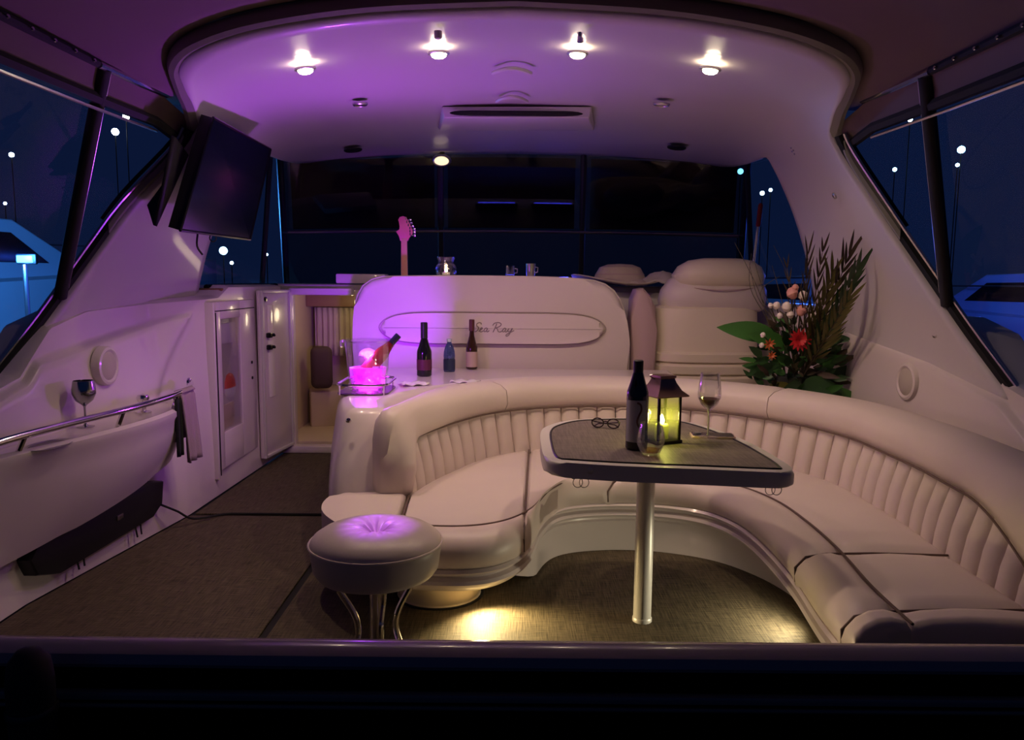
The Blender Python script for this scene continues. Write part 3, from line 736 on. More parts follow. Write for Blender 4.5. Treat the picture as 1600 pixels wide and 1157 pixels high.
# small side cushion before the pod
oc = cr([Vector((x, y, 0)) for x, y in ((-.445, 3.17), (-.60, 3.17), (-.72, 3.13), (-.755, 3.0), (-.72, 2.84), (-.60, 2.68), (-.42, 2.60))], 26)
bm = B(); prism(bm, [(p.x, p.y) for p in oc], 0.225, SZ + .022, 0.03, 4); obj('seat_cushion', bm, VIN, sofa, True)
bm = B(); tube(bm, [(-.432, 3.16, SZ + .004), (-.42, 2.95, SZ + .008), (-.408, 2.70, SZ + .006), (-.402, 2.615, SZ - .02)], 0.005, 6); obj('piping', bm, VIND, sofa, True)
# moulded seat base
inn = [(0, .33), (.8, .33), (1.0, .16), (s_of(.30, 4.15), .03), (s_of(.85, 4.14), .02), (s_of(1.15, 3.97), .06), (s_of(1.45, 3.5), .12), (SL, .12)]
bm = B(); P = []
lead = [Vector((-.74, 3.13, 0)), Vector((-.765, 2.98, 0)), Vector((-.72, 2.82, 0)), Vector((-.57, 2.65, 0))]
fl_ = lead + [fpos(SL * i / 110) for i in range(111)]
fl_ = resample(crp(fl_, 3), 150)
bandP = []
for i, p in enumerate(fl_):
    nn = nrm(fl_, i)            # points inward (to the back) on the left of travel
    d_ = nn
    j = max(0, (i - 22) / 128); s = j * SL
    lob = 1 - ss(0.95, 1.35, s)
    off = 0.33 * lob + (1 - lob) * (0.02 + 0.14 * ss(2.3, 3.2, s))
    zb = 0.125 * lob
    pr = [(.05, .235), (.005, .232), (-.004, .222), (.004, .212), (.02, .208), (.022, .198), (.004, .190), (-.002, .178), (.006, .166), (.03, .158 - .012 * lob), (off * .45 + .02, .15 - .02 * lob), (off, .142 - .017 * lob), (off + .005, zb)]
    P.append([p + d_ * o_ + Vector((0, 0, z)) for o_, z in pr])
grid(bm, P)
obj('moulded_base', bm, GEL, sofa, True, angle=35)
bm = B(); P = []
for i in range(36): pass
bm.free()
# underside plate of the lobe
bm = B(); prism(bm, [(-.72, 3.3), (-.70, 2.94), (-.5, 2.79), (-.2, 2.77), (-.03, 2.94), (.05, 3.3), (.1, 3.6), (-.1, 3.8), (-.6, 3.7)], 0.125, 0.14); obj('lobe_underside', bm, GEL, sofa, True)
bm = B(); lathe(bm, [(.20, .126), (.195, .11), (.18, .05), (.165, .012), (.17, 0)], 36, (-.285, 2.945, 0), 1.0, 0.95); obj('pedestal', bm, mat('pedestal_gelcoat', (0.72, 0.62, 0.46), 0.35), sofa, True)
bm = B(); lathe(bm, [(.168, .006), (.178, .006), (.178, .001), (.168, .001)], 36, (-.285, 2.945, 0), 1.0, 0.95, cap=False); obj('pedestal_gasket', bm, RUBBER, sofa, True)
# courtesy lights under the seat
WARM = mat('warm_led', (1, .9, .7), .4, emit=(1.0, 0.80, 0.45), estr=60)
def courtesy(p, dirv, energy, label, col=(1.0, 0.76, 0.36), spot=150):
    t = thing('courtesy_light', label, 'light', p, group='courtesy lights')
    q = Vector(dirv).to_track_quat('Z', 'Y').to_matrix()
    bm = B(); lathe(bm, [(0, -.012), (.020, -.012), (.022, 0), (.016, .004), (.014, .001)], 16, cap=False); 
    for v in bm.verts: v.co = q @ v.co
    obj('bezel', bm, CHROME, t)
    bm = B(); lathe(bm, [(.014, .001), (.008, .005), (0, .006)], 12)
    for v in bm.verts: v.co = q @ v.co
    obj('lens', bm, WARM, t)
    lamp('courtesy_beam', 'SPOT', Vector(p) + Vector(dirv).normalized() * .02, energy, col, 0.015, spot, 0.9, Vector(p) + Vector(dirv))
courtesy((-.118, 2.80, .108), (0.45, -0.9, -0.5), 26, 'bright courtesy light on the pedestal under the sofa lobe')
courtesy((1.06, 2.60, .14), (-0.8, 0.25, -0.5), 9, 'courtesy light under the right front of the sofa, at the photo foot', (1.0, 0.9, 0.62))

# ================================================================== POD and shelf behind the sofa
pod = thing('console_pod', 'curved pale console pod at the left end of the sofa', 'cabinet', (-0.6, 4.0, 0))
left = [(-.765, 3.14), (-.80, 3.24), (-.84, 3.42), (-.885, 3.7), (-.93, 4.0), (-.98, 4.4), (-1.04, 4.93)]
right = [(1.05, 4.93), (1.05, 4.62), (.85, 4.44), (.5, 4.49), (.10, 4.40), (-.2, 4.2), (-.40, 3.95), (-.52, 3.70), (-.56, 3.45), (-.53, 3.28), (-.52, 3.16), (-.56, 3.11), (-.66, 3.09), (-.73, 3.10)]
plan = [Vector((x, y, 0)) for x, y in left[::-1]][::-1] + [Vector((x, y, 0)) for x, y in right]
def inset(poly, d):
    out = []; n = len(poly)
    cx = sum(poly, Vector()) / n
    area = sum(poly[i].x * poly[(i + 1) % n].y - poly[(i + 1) % n].x * poly[i].y for i in range(n))
    sg = 1 if area > 0 else -1
    for i in range(n):
        a = (poly[i] - poly[i - 1]).normalized(); b = (poly[(i + 1) % n] - poly[i]).normalized(); t = (a + b).normalized()
        out.append(poly[i] + Vector((-t.y, t.x, 0)) * d * sg)
    return out
bm = B(); rings = []
for z, ins in ((0, .0), (.2, 0), (.35, 0), (.48, .004), (.57, .012), (.63, .022), (.665, .036), (.683, .055), (.69, .08)):
    ring = inset(plan, ins)
    k = ss(.25, .69, z)
    ring = [p + Vector((0, 0.16 * k * (1 - ss(3.1, 3.9, p.y)), z)) for p in ring]
    rings.append(ring)
V = grid(bm, [r_ + [r_[0]] for r_ in rings])
bmesh.ops.remove_doubles(bm, verts=bm.verts[:], dist=1e-5)
obj('pod_body', bm, GEL, pod, True, angle=50)
bm = B(); f_ = [bm.verts.new(p) for p in rings[-1]]; bm.faces.new(f_); bmesh.ops.triangulate(bm, faces=bm.faces[:]); obj('pod_top', bm, GEL, pod, True)
pl = at(545, 657, Y=3.225)
bm = B(); lathe(bm, [(0, 0), (.011, 0), (.012, .006), (.006, .012), (0, .012)], 14); xform(bm, Matrix.Translation(pl) @ Matrix.Rotation(PI / 2 + .3, 4, 'X')); obj('push_lock', bm, CHROME, pod, True)

# ---- tray with chrome gallery on the pod
tr = thing('serving_tray', 'low chrome-railed tray under the ice bucket', 'tray', (-.735, 3.84, .69))
to = rrect(.25, .34, .06)
bm = B(); prism(bm, to, 0, .008, .002); obj('tray_base', bm, mat('tray_dark', (.10, .06, .12), .25), tr)
bm = B(); tube(bm, [(x, y, .05) for x, y in to], .006, 8, True); obj('gallery_rail', bm, CHROME, tr)
for x, y in to[3::7]:
    bm = B(); tube(bm, [(x, y, 0), (x, y, .05)], .005, 6); obj('rail_post', bm, CHROME, tr)

# ---- ice bucket with LED
ib = Vector((-.735, 3.86, .698))
bk = thing('ice_bucket', 'clear ice bucket glowing magenta on the console pod', 'bucket', ib)
bm = B(); lathe(bm, [(.088, .0), (.092, .004), (.104, .12), (.112, .235), (.120, .25), (.124, .252), (.124, .245), (.116, .240), (.100, .12), (.088, .01), (0, .008)], 32, cap=False); obj('bucket_wall', bm, ACRYL, bk)
for s_ in (-1, 1):
    bm = B(); box(bm, (s_ * .125, 0, .232), (.02, .07, .035), .006); obj('bucket_handle', bm, ACRYL, bk)
MAG = pane_mat('melted_ice_water', (0.95, 0.45, 0.95), 0.05, 0.1, (0.95, 0.35, 0.95), 0.30)
bm = B(); lathe(bm, [(0, .012), (.084, .012), (.094, .11), (0, .112)], 28); obj('ice_water', bm, MAG, bk)
bm = B(); lathe(bm, [(0, .010), (.05, .010), (.05, .018), (0, .020)], 20); obj('led_puck', bm, mat('magenta_led', (.9, .1, .9), .4, emit=(0.85, 0.06, 1.0), estr=9), bk)
ICE = pane_mat('ice', (0.97, 0.8, 0.97), 0.15, 0.05, (0.95, 0.6, 0.98), 0.55)
for k, (x, y, z) in enumerate([(.03, -.04, .06), (.045, -.03, .10), (-.05, .02, .06), (-.02, -.055, .095), (.0, .05, .08), (-.055, -.03, .05), (.06, .02, .06), (.02, .02, .12)]):
    bm = B(); box(bm, (0, 0, 0), (.042, .036, .034), .006, 2); xform(bm, Matrix.Translation((x, y, z)) @ Euler((random.random() * 3, random.random() * 3, random.random() * 3)).to_matrix().to_4x4())
    tag(obj('ice_cube', bm, ICE, bk), 'magenta-lit ice cube')
lamp('bucket_led', 'POINT', ib + Vector((0.0, 0.0, .17)), 10, (0.42, 0.05, 1.0), 0.05)
lamp('bucket_backlight', 'SPOT', ib + Vector((0.02, 0.03, .17)), 105, (0.30, 0.0, 0.95), 0.03, 56, .8, (-.84, 4.97, 1.05))
lamp('bucket_uplight', 'SPOT', ib + Vector((0.0, 0.0, .20)), 40, (0.50, 0.10, 1.0), 0.05, 125, .9, ib + Vector((.12, -.45, 1.4)))
lamp('bucket_led_low', 'POINT', ib + Vector((0.01, -0.02, .05)), 1.2, (0.85, 0.05, 0.95), 0.02)

def bottle(name, label, loc, H, r, shoulder, neckr, glass, lab=None, cap=None, caph=.06, rot=None, labz=(.25, .55), cat='bottle', labarc=(0, 2 * PI)):
    t = thing(name, label, cat, loc)
    if rot is not None: t.rotation_euler = rot
    s0 = shoulder * H
    bm = B(); lathe(bm, [(0, .004), (r * .8, 0), (r, .006), (r, s0), (r * .96, s0 + .018 * H / .3), (r * .72, s0 + .045 * H / .3), (neckr * 1.15, s0 + .085 * H / .3), (neckr, s0 + .11 * H / .3), (neckr, H - .02), (neckr * 1.15, H - .018), (neckr * 1.15, H - .004), (0, H)], 24); obj('glass_body', bm, glass, t)
    if lab:
        bm = B(); P = []
        for i in range(19):
            a = labarc[0] + (labarc[1] - labarc[0]) * i / 18
            P.append([Vector((math.cos(a) * (r + .0008), math.sin(a) * (r + .0008), H * z)) for z in labz])
        grid(bm, P); obj('label', bm, lab, t)
    if cap:
        bm = B(); lathe(bm, [(neckr * 1.22, H - caph), (neckr * 1.22, H), (neckr, H + .003), (0, H + .003)], 18); obj('foil', bm, cap, t)
    return t
DLAB = mat('dark_magenta_label', (.10, .015, .05), .5)
bottle('champagne_bottle', 'champagne bottle leaning in the glowing ice bucket', ib + Vector((-.045, -.01, .05)), .30, .036, .55, .014, mat('rose_bottle_glass', (.22, .012, .02), .12), mat('red_label', (.5, .03, .05), .5), mat('navy_foil', (.015, .012, .05), .35), .09, Euler((0, math.radians(42), 0.15)), (.12, .42))
p = at(663, 588, z=.69); bottle('wine_bottle', 'stout dark sparkling wine bottle standing beside the ice bucket', p, .315, .044, .42, .017, DARKGL, DLAB, mat('black_foil', (.012, .012, .014), .4), .09, labz=(.12, .32))
p = at(737, 577, z=.69); bottle('wine_bottle', 'slim brown wine bottle with pale label, right of the water bottle', p, .315, .037, .40, .0145, BROWNGL, mat('tan_label', (.50, .36, .30), .6), mat('brown_foil', (.10, .03, .03), .4), .07, labz=(.05, .36))
# small water bottle
p = at(702, 581, z=.69)
t = thing('water_bottle', 'small blue-tinted plastic water bottle between two wine bottles', 'bottle', p)
bm = B(); lathe(bm, [(0, 0), (.033, 0), (.036, .01), (.034, .05), (.036, .055), (.034, .075), (.036, .10), (.034, .125), (.026, .155), (.014, .178), (.013, .19)], 20); obj('plastic_body', bm, BLUEGL, t)
bm = B(); lathe(bm, [(.0365, .012), (.0372, .03), (.0372, .07), (.0365, .078)], 20, cap=False); obj('label', bm, mat('dark_blue_label', (.02, .03, .08), .5), t)
bm = B(); lathe(bm, [(.015, .186), (.016, .19), (.016, .204), (0, .206)], 16); obj('cap', bm, mat('pale_cap', (.55, .6, .7), .4), t)
p = at(648, 600, z=.69)
for k, (dx, dy, rz, lb) in enumerate(((0, -.05, .4, 'white napkin folded flat beside the stout dark bottle'), (.27, .10, -.2, 'pale folded napkin in front of the slim brown bottle'))):
    bm = B(); P = []
    for i in range(9):
        P.append([Vector(((i / 8 - .5) * .15, (j / 5 - .5) * .11, .006 + .006 * math.sin(i * 1.7 + j))) for j in range(6)])
    grid(bm, P); xform(bm, Matrix.Translation(p + Vector((dx, dy, 0))) @ Matrix.Rotation(rz, 4, 'Z'))
    o = tag(obj('napkin', bm, WHITEP), lb, 'napkin'); o.modifiers.new('t', 'SOLIDIFY').thickness = .005

# ================================================================== LOUNGE SEAT BACK
lg = thing('lounge_seat', 'broad pale padded back of the forward lounge seat', 'seat', (-.13, 5.05, .6))
W_, Z0, Z1 = 1.80, .50, 1.285
def vert_prism(outline, y0, y1, bev, seg=4):
    """outline in (x, z), extruded along y"""
    bm = B(); prism(bm, outline, 0, y1 - y0, bev, seg)
    xform(bm, Matrix.Translation((0, y1, 0)) @ Matrix.Rotation(PI / 2, 4, 'X')); return bm
ol = [(-1.045, Z0), (-1.045, .80)] + [(p.x, p.y) for p in cr([Vector((-1.045, .86, 0)), Vector((-1.04, 1.0, 0)), Vector((-1.02, 1.13, 0)), Vector((-.97, 1.22, 0)), Vector((-.88, 1.265, 0)), Vector((-.75, 1.275, 0)), Vector((-.3, 1.28, 0)), Vector((.2, 1.277, 0)), Vector((.50, 1.262, 0)), Vector((.62, 1.225, 0)), Vector((.70, 1.14, 0)), Vector((.75, .99, 0)), Vector((.77, .85, 0))], 34)] + [(.77, Z0)]
bm = vert_prism(ol[::-1], 4.97, 5.20, 0.045); obj('back_pad', bm, BACKV, lg, True, angle=50)
bm = B(); tube(bm, [(x + .0, 5.015, z) for x, z in ol], .008, 6); obj('piping', bm, BACKV, lg, True)
def lens(x0, x1, zc, h, n=40, pw=7.0):
    P = []
    for i in range(n + 1):
        u = -math.cos(PI * i / n); P.append((x0 + (x1 - x0) * (u + 1) / 2, zc + h * max(0, 1 - abs(u) ** pw) ** .6))
    for i in range(n - 1, 0, -1):
        u = -math.cos(PI * i / n); P.append((x0 + (x1 - x0) * (u + 1) / 2, zc - h * max(0, 1 - abs(u) ** pw) ** .6))
    return P
bm = vert_prism(lens(-.86, .60, .945, .098), 4.93, 5.0, 0.03); obj('lens_pad', bm, BACKV, lg, True, angle=50)
bm = B(); tube(bm, [(x, 4.966, z) for x, z in lens(-.87, .61, .945, .106)], .004, 6, True); obj('lens_piping', bm, mat('taupe_piping', (.44, .36, .34), .6), lg, True)
# embroidered script
def script(strokes, x0, z0, sc, y, m, parent, r=.0035):
    k = 0
    for st in strokes:
        pts = crp([Vector((x0 + (a + .28 * b) * sc, y, z0 + b * sc)) for a, b in st], 5)
        bm = B(); tube(bm, pts, r, 5); obj('letter', bm, m, parent, True); k += 1
THREAD = mat('grey_thread', (.27, .21, .21), .7)
SEA = [
 [(1.1, 1.35), (1.0, 1.6), (.65, 1.7), (.3, 1.5), (.35, 1.15), (.75, .85), (.8, .45), (.5, .1), (.1, .05), (-.15, .3), (.0, .5)],            # S
 [(.95, .15), (1.3, .4), (1.5, .65), (1.35, .8), (1.15, .55), (1.2, .15), (1.5, .05), (1.8, .25)],                                         # e
 [(2.4, .6), (2.15, .75), (1.9, .45), (2.0, .1), (2.25, .15), (2.45, .65), (2.4, .2), (2.6, .05), (2.85, .3)],                             # a
 [(3.6, .0), (3.75, .8), (3.85, 1.55)],                                                                                                    # R stem
 [(3.2, 1.2), (3.4, 1.6), (4.0, 1.75), (4.6, 1.55), (4.6, 1.15), (4.1, .85), (3.75, .8), (4.2, .6), (4.5, .15), (4.9, .05), (5.2, .3)],    # R bowl and leg
 [(5.75, .6), (5.5, .75), (5.25, .45), (5.35, .1), (5.6, .15), (5.8, .65), (5.75, .2), (5.95, .05), (6.15, .35), (6.25, .7)],              # a
 [(6.25, .7), (6.2, .25), (6.45, .1), (6.75, .35), (6.85, .75), (6.75, .1), (6.55, -.55), (6.2, -.7), (6.1, -.45), (6.6, -.1), (7.3, .35)], # y
]
script(SEA, -.255, .922, .036, 4.929, THREAD, lg, .0032)
bm = B(); box(bm, (-.13, 5.38, .62), (1.78, .40, .20), .05, 3); obj('seat_base', bm, BACKV, lg, True)

# narrow mauve bolster beside it
ms = thing('seat_bolster', 'narrow mauve padded bolster between lounge back and helm seat', 'seat', (.87, 5.12, .5))
bm = vert_prism([(.785, .50), (.785, 1.0), (.79, 1.14), (.815, 1.205), (.86, 1.215), (.905, 1.17), (.945, 1.09), (.955, .95), (.955, .50)][::-1], 5.02, 5.24, .04); obj('pad', bm, MAUVE, ms, True)
bm = B(); tube(bm, [(.81, 5.03, .52), (.81, 5.03, .95), (.825, 5.03, 1.15), (.86, 5.03, 1.195), (.91, 5.03, 1.14), (.935, 5.03, .95), (.935, 5.03, .52)], .005, 6); obj('piping', bm, MAUVE, ms, True)

# ================================================================== HELM SEAT
hs = thing('helm_seat', 'cream helm chair with domed headrest and banded back', 'chair', (1.30, 5.3, .3))
def slab_xz(sections, y0, y1, n=18, name='', yb=.06):
    """closed puffy body: sections (z, xl, xr); front bulges toward the camera"""
    bm = B(); P = []
    for z, xl, xr, pu in sections:
        row = []; cx = (xl + xr) / 2; hw = (xr - xl) / 2
        for i in range(n):
            a = 2 * PI * i / n; c, s_ = math.cos(a), math.sin(a)
            ex = (abs(c) ** .6) * (1 if c > 0 else -1); ey = (abs(s_) ** .75) * (1 if s_ > 0 else -1)
            row.append(Vector((cx + hw * ex, (y0 + y1) / 2 + (y1 - y0) / 2 * pu * ey, z)))
        P.append(row + [row[0]])
    V = grid(bm, P)
    bmesh.ops.remove_doubles(bm, verts=bm.verts[:], dist=1e-5)
    bm.verts.ensure_lookup_table()
    bmesh.ops.holes_fill(bm, edges=[e for e in bm.edges if e.is_boundary])
    return bm
bm = slab_xz([(.30, 1.0, 1.62, .8), (.34, .96, 1.66, .95), (.62, .955, 1.67, 1), (.66, .955, 1.67, 1.02), (.85, .945, 1.665, 1.0), (1.02, .945, 1.66, .95), (1.08, .955, 1.655, .9), (1.10, .98, 1.64, .75)], 5.02, 5.40); obj('back_shell', bm, HELMV, hs, True)
for zb in (.60, .68, .76):
    bm = slab_xz([(zb - .04, .965, 1.66, .96), (zb - .03, .94, 1.68, 1.03), (zb + .02, .94, 1.68, 1.05), (zb + .035, .96, 1.66, .98)], 5.0, 5.42); obj('back_band', bm, HELMV, hs, True)
bm = slab_xz([(1.06, 1.03, 1.68, .5), (1.075, 1.0, 1.70, .8), (1.13, .985, 1.71, 1.0), (1.20, 1.0, 1.71, 1.0), (1.27, 1.05, 1.69, .8), (1.30, 1.10, 1.66, .5)], 5.03, 5.36); obj('lower_headrest', bm, BACKV, hs, True)
bm = slab_xz([(1.205, 1.20, 1.55, .3), (1.215, 1.14, 1.63, .6), (1.25, 1.085, 1.68, .9), (1.30, 1.07, 1.69, 1.0), (1.36, 1.11, 1.66, .95), (1.40, 1.18, 1.60, .75), (1.415, 1.27, 1.52, .4)], 5.0, 5.34); obj('headrest', bm, HELMV, hs, True)
bm = B(); tube(bm, [(1.085 + .59 * i / 14, 5.01 + .10 * abs(i / 7 - 1) ** 2, 1.235 - .03 * (1 - (i / 7 - 1) ** 2)) for i in range(15)], .004, 6); obj('piping', bm, MAUVE, hs, True)
bm = B(); lathe(bm, [(.16, 0), (.16, .04), (.07, .08), (.07, .32)], 20, (1.3, 5.25, 0)); obj('pedestal', bm, GEL, hs, True)

# ================================================================== GUITAR
gt = at(632, 430, Y=5.40)
gu = thing('electric_guitar', 'electric guitar standing behind the lounge back, pink-lit headstock up', 'guitar', (gt.x, 5.40, .685))
GW = mat('pink_lit_neck', (.80, .36, .26), .4)  # light wood with the pink light on it put into the colour
bm = vert_prism([(-.027, .30), (-.021, .86), (.021, .86), (.027, .30)][::-1], -.012, .012, .006, 2); neck = obj('neck', bm, GW, gu)
hd = [(-.021, .84), (-.024, .875), (-.040, .905), (-.040, .915), (-.022, .925), (-.020, .95), (-.026, .985), (-.030, 1.0), (-.022, 1.022), (-.005, 1.03), (.012, 1.022), (.017, 1.0), (.030, .97), (.045, .915), (.043, .89), (.024, .865), (.021, .84)]
hd = [(x * 1.35, .84 + (z - .84) * .90) for x, z in hd]
bm = vert_prism(hd[::-1], -.009, .009, .003, 2); head = obj('headstock', bm, mat('pink_lit_headstock', (.85, .22, .26), .4), gu)  # headstock colour holds the pink light too
for k in range(6):
    x = .030 + .030 * (1 - abs(k - 1.2) / 5); z = .878 + k * .021
    x = itp([(.87, .058), (.92, .056), (.96, .036), (1.0, .022)], z)
    bm = B(); lathe(bm, [(0, -.009), (.008, -.008), (.009, 0), (.008, .008), (0, .009)], 8, (0, 0, 0), 1, .6); xform(bm, Matrix.Translation((x + .016, -.004, z)) @ Matrix.Rotation(PI / 2, 4, 'Y')); tube(bm, [(x - .012, -.004, z), (x + .01, -.004, z)], .004, 6)
    lathe(bm, [(.005, 0), (.005, .016), (0, .017)], 8, (x - .014, -.008, z)); obj('tuning_peg', bm, CHROME, head)
body = cr([Vector(q) for q in ((0, -.12, 0), (-.13, -.09, 0), (-.165, .02, 0), (-.125, .13, 0), (-.145, .24, 0), (-.12, .31, 0), (-.06, .26, 0), (0, .235, 0), (.06, .25, 0), (.10, .28, 0), (.14, .23, 0), (.12, .13, 0), (.16, .02, 0), (.13, -.09, 0), (0, -.12, 0))], 50)[:-1]
bm = vert_prism([(q.x, q.y + .12) for q in body], -.022, .022, .008, 2); obj('body', bm, mat('guitar_red', (.35, .03, .04), .2), gu)

# ---- things on the lounge back and dash
p = at(697, 432, Y=5.07); p.z = 1.284
cj = thing('candle_jar', 'glass jar with lit tealight on the lounge seat back', 'candle', p)
bm = B(); lathe(bm, [(0, 0), (.055, 0), (.066, .012), (.070, .045), (.062, .068), (.050, .080), (.050, .10), (.060, .112), (.060, .122), (.055, .122), (.046, .10), (.046, .08), (.064, .045), (.06, .012)], 24, cap=False); obj('jar', bm, THING, cj)
bm = B(); lathe(bm, [(0, .006), (.026, .006), (.026, .022), (0, .024)], 16); obj('tealight', bm, WHITEP, cj)
bm = B(); lathe(bm, [(0, .024), (.007, .030), (.009, .038), (.004, .052), (0, .060)], 10); obj('flame', bm, mat('candle_flame', (1, .7, .3), .5, emit=(1, .72, .32), estr=28), cj)
lamp('candle_glow', 'POINT', p + Vector((0, 0, .045)), .25, (1, .75, .4), .01)
for px, hh, lb in ((797, .07, 'small clear tumbler on the lounge seat back'), (829, .085, 'small steel shot cup on the lounge seat back')):
    p = at(px, 432, Y=5.10); p.z = 1.283
    t = thing('tumbler', lb, 'glass', p)
    bm = B(); lathe(bm, [(0, 0), (.024, 0), (.028, .01), (.032, hh), (.030, hh), (.026, .012), (0, .010)], 18); obj('cup', bm, THING if px < 800 else STEEL, t)
    bm = B(); tube(bm, [(.030, 0, hh * .75), (.048, 0, hh * .7), (.046, 0, hh * .35), (.029, 0, hh * .3)], .004, 6); obj('handle', bm, CHROME, t)
# sun hat heap
p = at(968, 447, Y=5.55); p.z = 1.22
ht = thing('sun_hat', 'pale wide-brimmed cloth hat on the dash behind the lounge back', 'hat', p)
CL = mat('pale_cloth', (.50, .40, .33), .85, bump=(14, .5, .02))
bm = B(); P = []
for i in range(25):
    a = 2 * PI * i / 24; P.append([Vector((r_ * math.cos(a) * 1.1, r_ * math.sin(a) * .8, z + (.03 * math.sin(a * 2 + 1) if r_ > .18 else 0))) for r_, z in ((.0, .155), (.08, .15), (.13, .13), (.15, .09), (.17, .05), (.26, .035), (.32, .05))])
grid(bm, P); bmesh.ops.remove_doubles(bm, verts=bm.verts[:], dist=1e-5); o = obj('hat_body', bm, CL, ht); o.modifiers.new('t', 'SOLIDIFY').thickness = .008
bm = B(); tube(bm, [(.155 * math.cos(2 * PI * i / 24) * 1.1, .155 * math.sin(2 * PI * i / 24) * .8, .085) for i in range(24)], .008, 6, True); obj('hat_band', bm, MAUVE, ht)
p = at(1022, 450, Y=5.52); p.z = 1.225
bm = B(); P = []
for i in range(17):
    P.append([Vector(((i / 16 - .5) * .42, (j / 8 - .5) * .3, .02 + .09 * math.exp(-((i - 10) / 5) ** 2 - ((j - 4) / 3) ** 2) + .014 * math.sin(i * 1.1) * math.cos(j * 1.3))) for j in range(9)])
grid(bm, P); xform(bm, Matrix.Translation(p)); o = tag(obj('towel', bm, mat('crumpled_white_cloth', (.55, .48, .44), .9)), 'crumpled pale towel beside the hat on the dash', 'towel'); o.modifiers.new('t', 'SOLIDIFY').thickness = .01
# helm displays (blue light on the dash, hidden from aft)
for x, lb in ((-.12, 'blue chart display on the dash, left of two'), (.28, 'blue chart display on the dash, right of two')):
    t = thing('chart_display', lb, 'display', (x, 5.66, 1.22))
    bm = B(); box(bm, (0, .02, .03), (.30, .03, .10), .008, rot=Matrix.Rotation(-.75, 3, 'X')); obj('housing', bm, BLACK, t)
    bm = B(); box(bm, (0, -.003, .036), (.26, .006, .075), 0, rot=Matrix.Rotation(-.75, 3, 'X')); obj('screen', bm, mat('blue_screen', (.02, .02, .1), .2, emit=(.06, .06, 1.0), estr=10), t)
# red-topped pole
p0, p1 = at(1176, 425, Y=5.6), at(1189, 318, Y=5.6)
bp = thing('boat_hook', 'slender white pole with red top behind the helm seat', 'pole', (p0.x, p0.y, 1.15))
bm = B(); tube(bm, [p0.lerp(p1, -.45), p0.lerp(p1, .66)], .011, 8); obj('shaft', bm, mat('white_pole', (.75, .68, .6), .35), bp, True)
bm = B(); tube(bm, [p0.lerp(p1, .66), p0.lerp(p1, .68), p0.lerp(p1, .97), p1], .018, 8, taper=[.7, 1, 1, .6]); obj('grip', bm, mat('red_grip', (.6, .02, .02), .4), bp, True)

# ================================================================== TABLE
TZ = .66
tb = thing('cocktail_table', 'boat-shaped table with woven brown top on a single pale leg', 'table', (.48, 2.82, 0))
tol = cr([Vector(q) for q in ((.15, 2.46, 0), (.33, 2.415, 0), (.62, 2.375, 0), (.86, 2.345, 0), (.905, 2.40, 0), (.905, 2.60, 0), (.885, 2.82, 0), (.83, 3.05, 0), (.75, 3.22, 0), (.64, 3.275, 0), (.45, 3.285, 0), (.27, 3.235, 0), (.165, 3.12, 0), (.118, 2.98, 0), (.108, 2.72, 0), (.115, 2.52, 0), (.15, 2.46, 0))], 90)[:-1]
bm = B(); prism(bm, [(q.x, q.y) for q in tol], TZ - .052, TZ, .014, 4); obj('table_rim', bm, TABR, tb, True)
ti = inset(tol, .042)
bm = B(); prism(bm, [(q.x, q.y) for q in ti], TZ - .002, TZ + .0015); obj('top_inlay', bm, TABM, tb, True, smooth=False)
bm = B(); tube(bm, [Vector((q.x, q.y, TZ + .001)) for q in inset(tol, .040)], .0045, 6, True); obj('inlay_border', bm, BLACK, tb, True)
lg0 = Vector((.492, 2.71, 0))
bm = B(); lathe(bm, [(.031, .004), (.033, .02), (.033, TZ - .06)], 24, lg0); obj('leg', bm, ALU, tb, True)
bm = B(); lathe(bm, [(.036, 0), (.036, .012), (.033, .016)], 24, lg0); obj('floor_socket', bm, ALU, tb, True)
bm = B(); lathe(bm, [(.035, TZ - .10), (.09, TZ - .065), (.09, TZ - .051)], 20, lg0); obj('top_flange', bm, ALU, tb, True)
for px, py in ((905, 752), (1205, 762)):
    p = at(px, py, Y=2.50 if px < 1000 else 2.43); p.z = TZ - .058
    bm = B(); box(bm, (p.x, p.y, p.z), (.055, .03, .014), .004); clp = obj('clip', bm, BLACK, tb, True)
    for dx in (-.005, .016):
        bm = B(); tube(bm, [(p.x + dx + .016 * math.cos(a), p.y - .006, p.z - .020 + .018 * math.sin(a)) for a in [2 * PI * k / 14 for k in range(14)]], .0016, 5, True); obj('wire_loop', bm, STEEL, clp, True)
for px, py in ((922, 736), (1190, 745)):
    p = at(px, py, Y=2.43 if px < 1000 else 2.352)
    bm = B(); lathe(bm, [(0, 0), (.010, 0), (.011, .004), (0, .006)], 12); xform(bm, Matrix.Translation(p) @ Matrix.Rotation(PI / 2, 4, 'X')); obj('rim_stud', bm, STEEL, tb, True)

TT = TZ + .0016
# wine bottle on the table with pale label and swoosh
p = at(994, 702, z=TT)
wb_ = bottle('wine_bottle', 'tall dark wine bottle with pale label on the table', p, .315, .039, .60, .0145, DARKGL, mat('grey_label', (.42, .40, .38), .6), mat('matt_black_foil', (.010, .010, .012), .45), .10, labz=(.10, .57), labarc=(-2.9, -.9))
bm = B(); tube(bm, crp([Vector((math.cos(a) * .0405, math.sin(a) * .0405, z)) for a, z in ((-1.75, .172), (-1.45, .165), (-1.38, .145), (-1.6, .125), (-1.72, .105), (-1.55, .085), (-1.35, .06), (-1.30, .04))], 5), .0035, 5); obj('label_mark', bm, mat('brown_ink', (.10, .03, .02), .6), wb_)
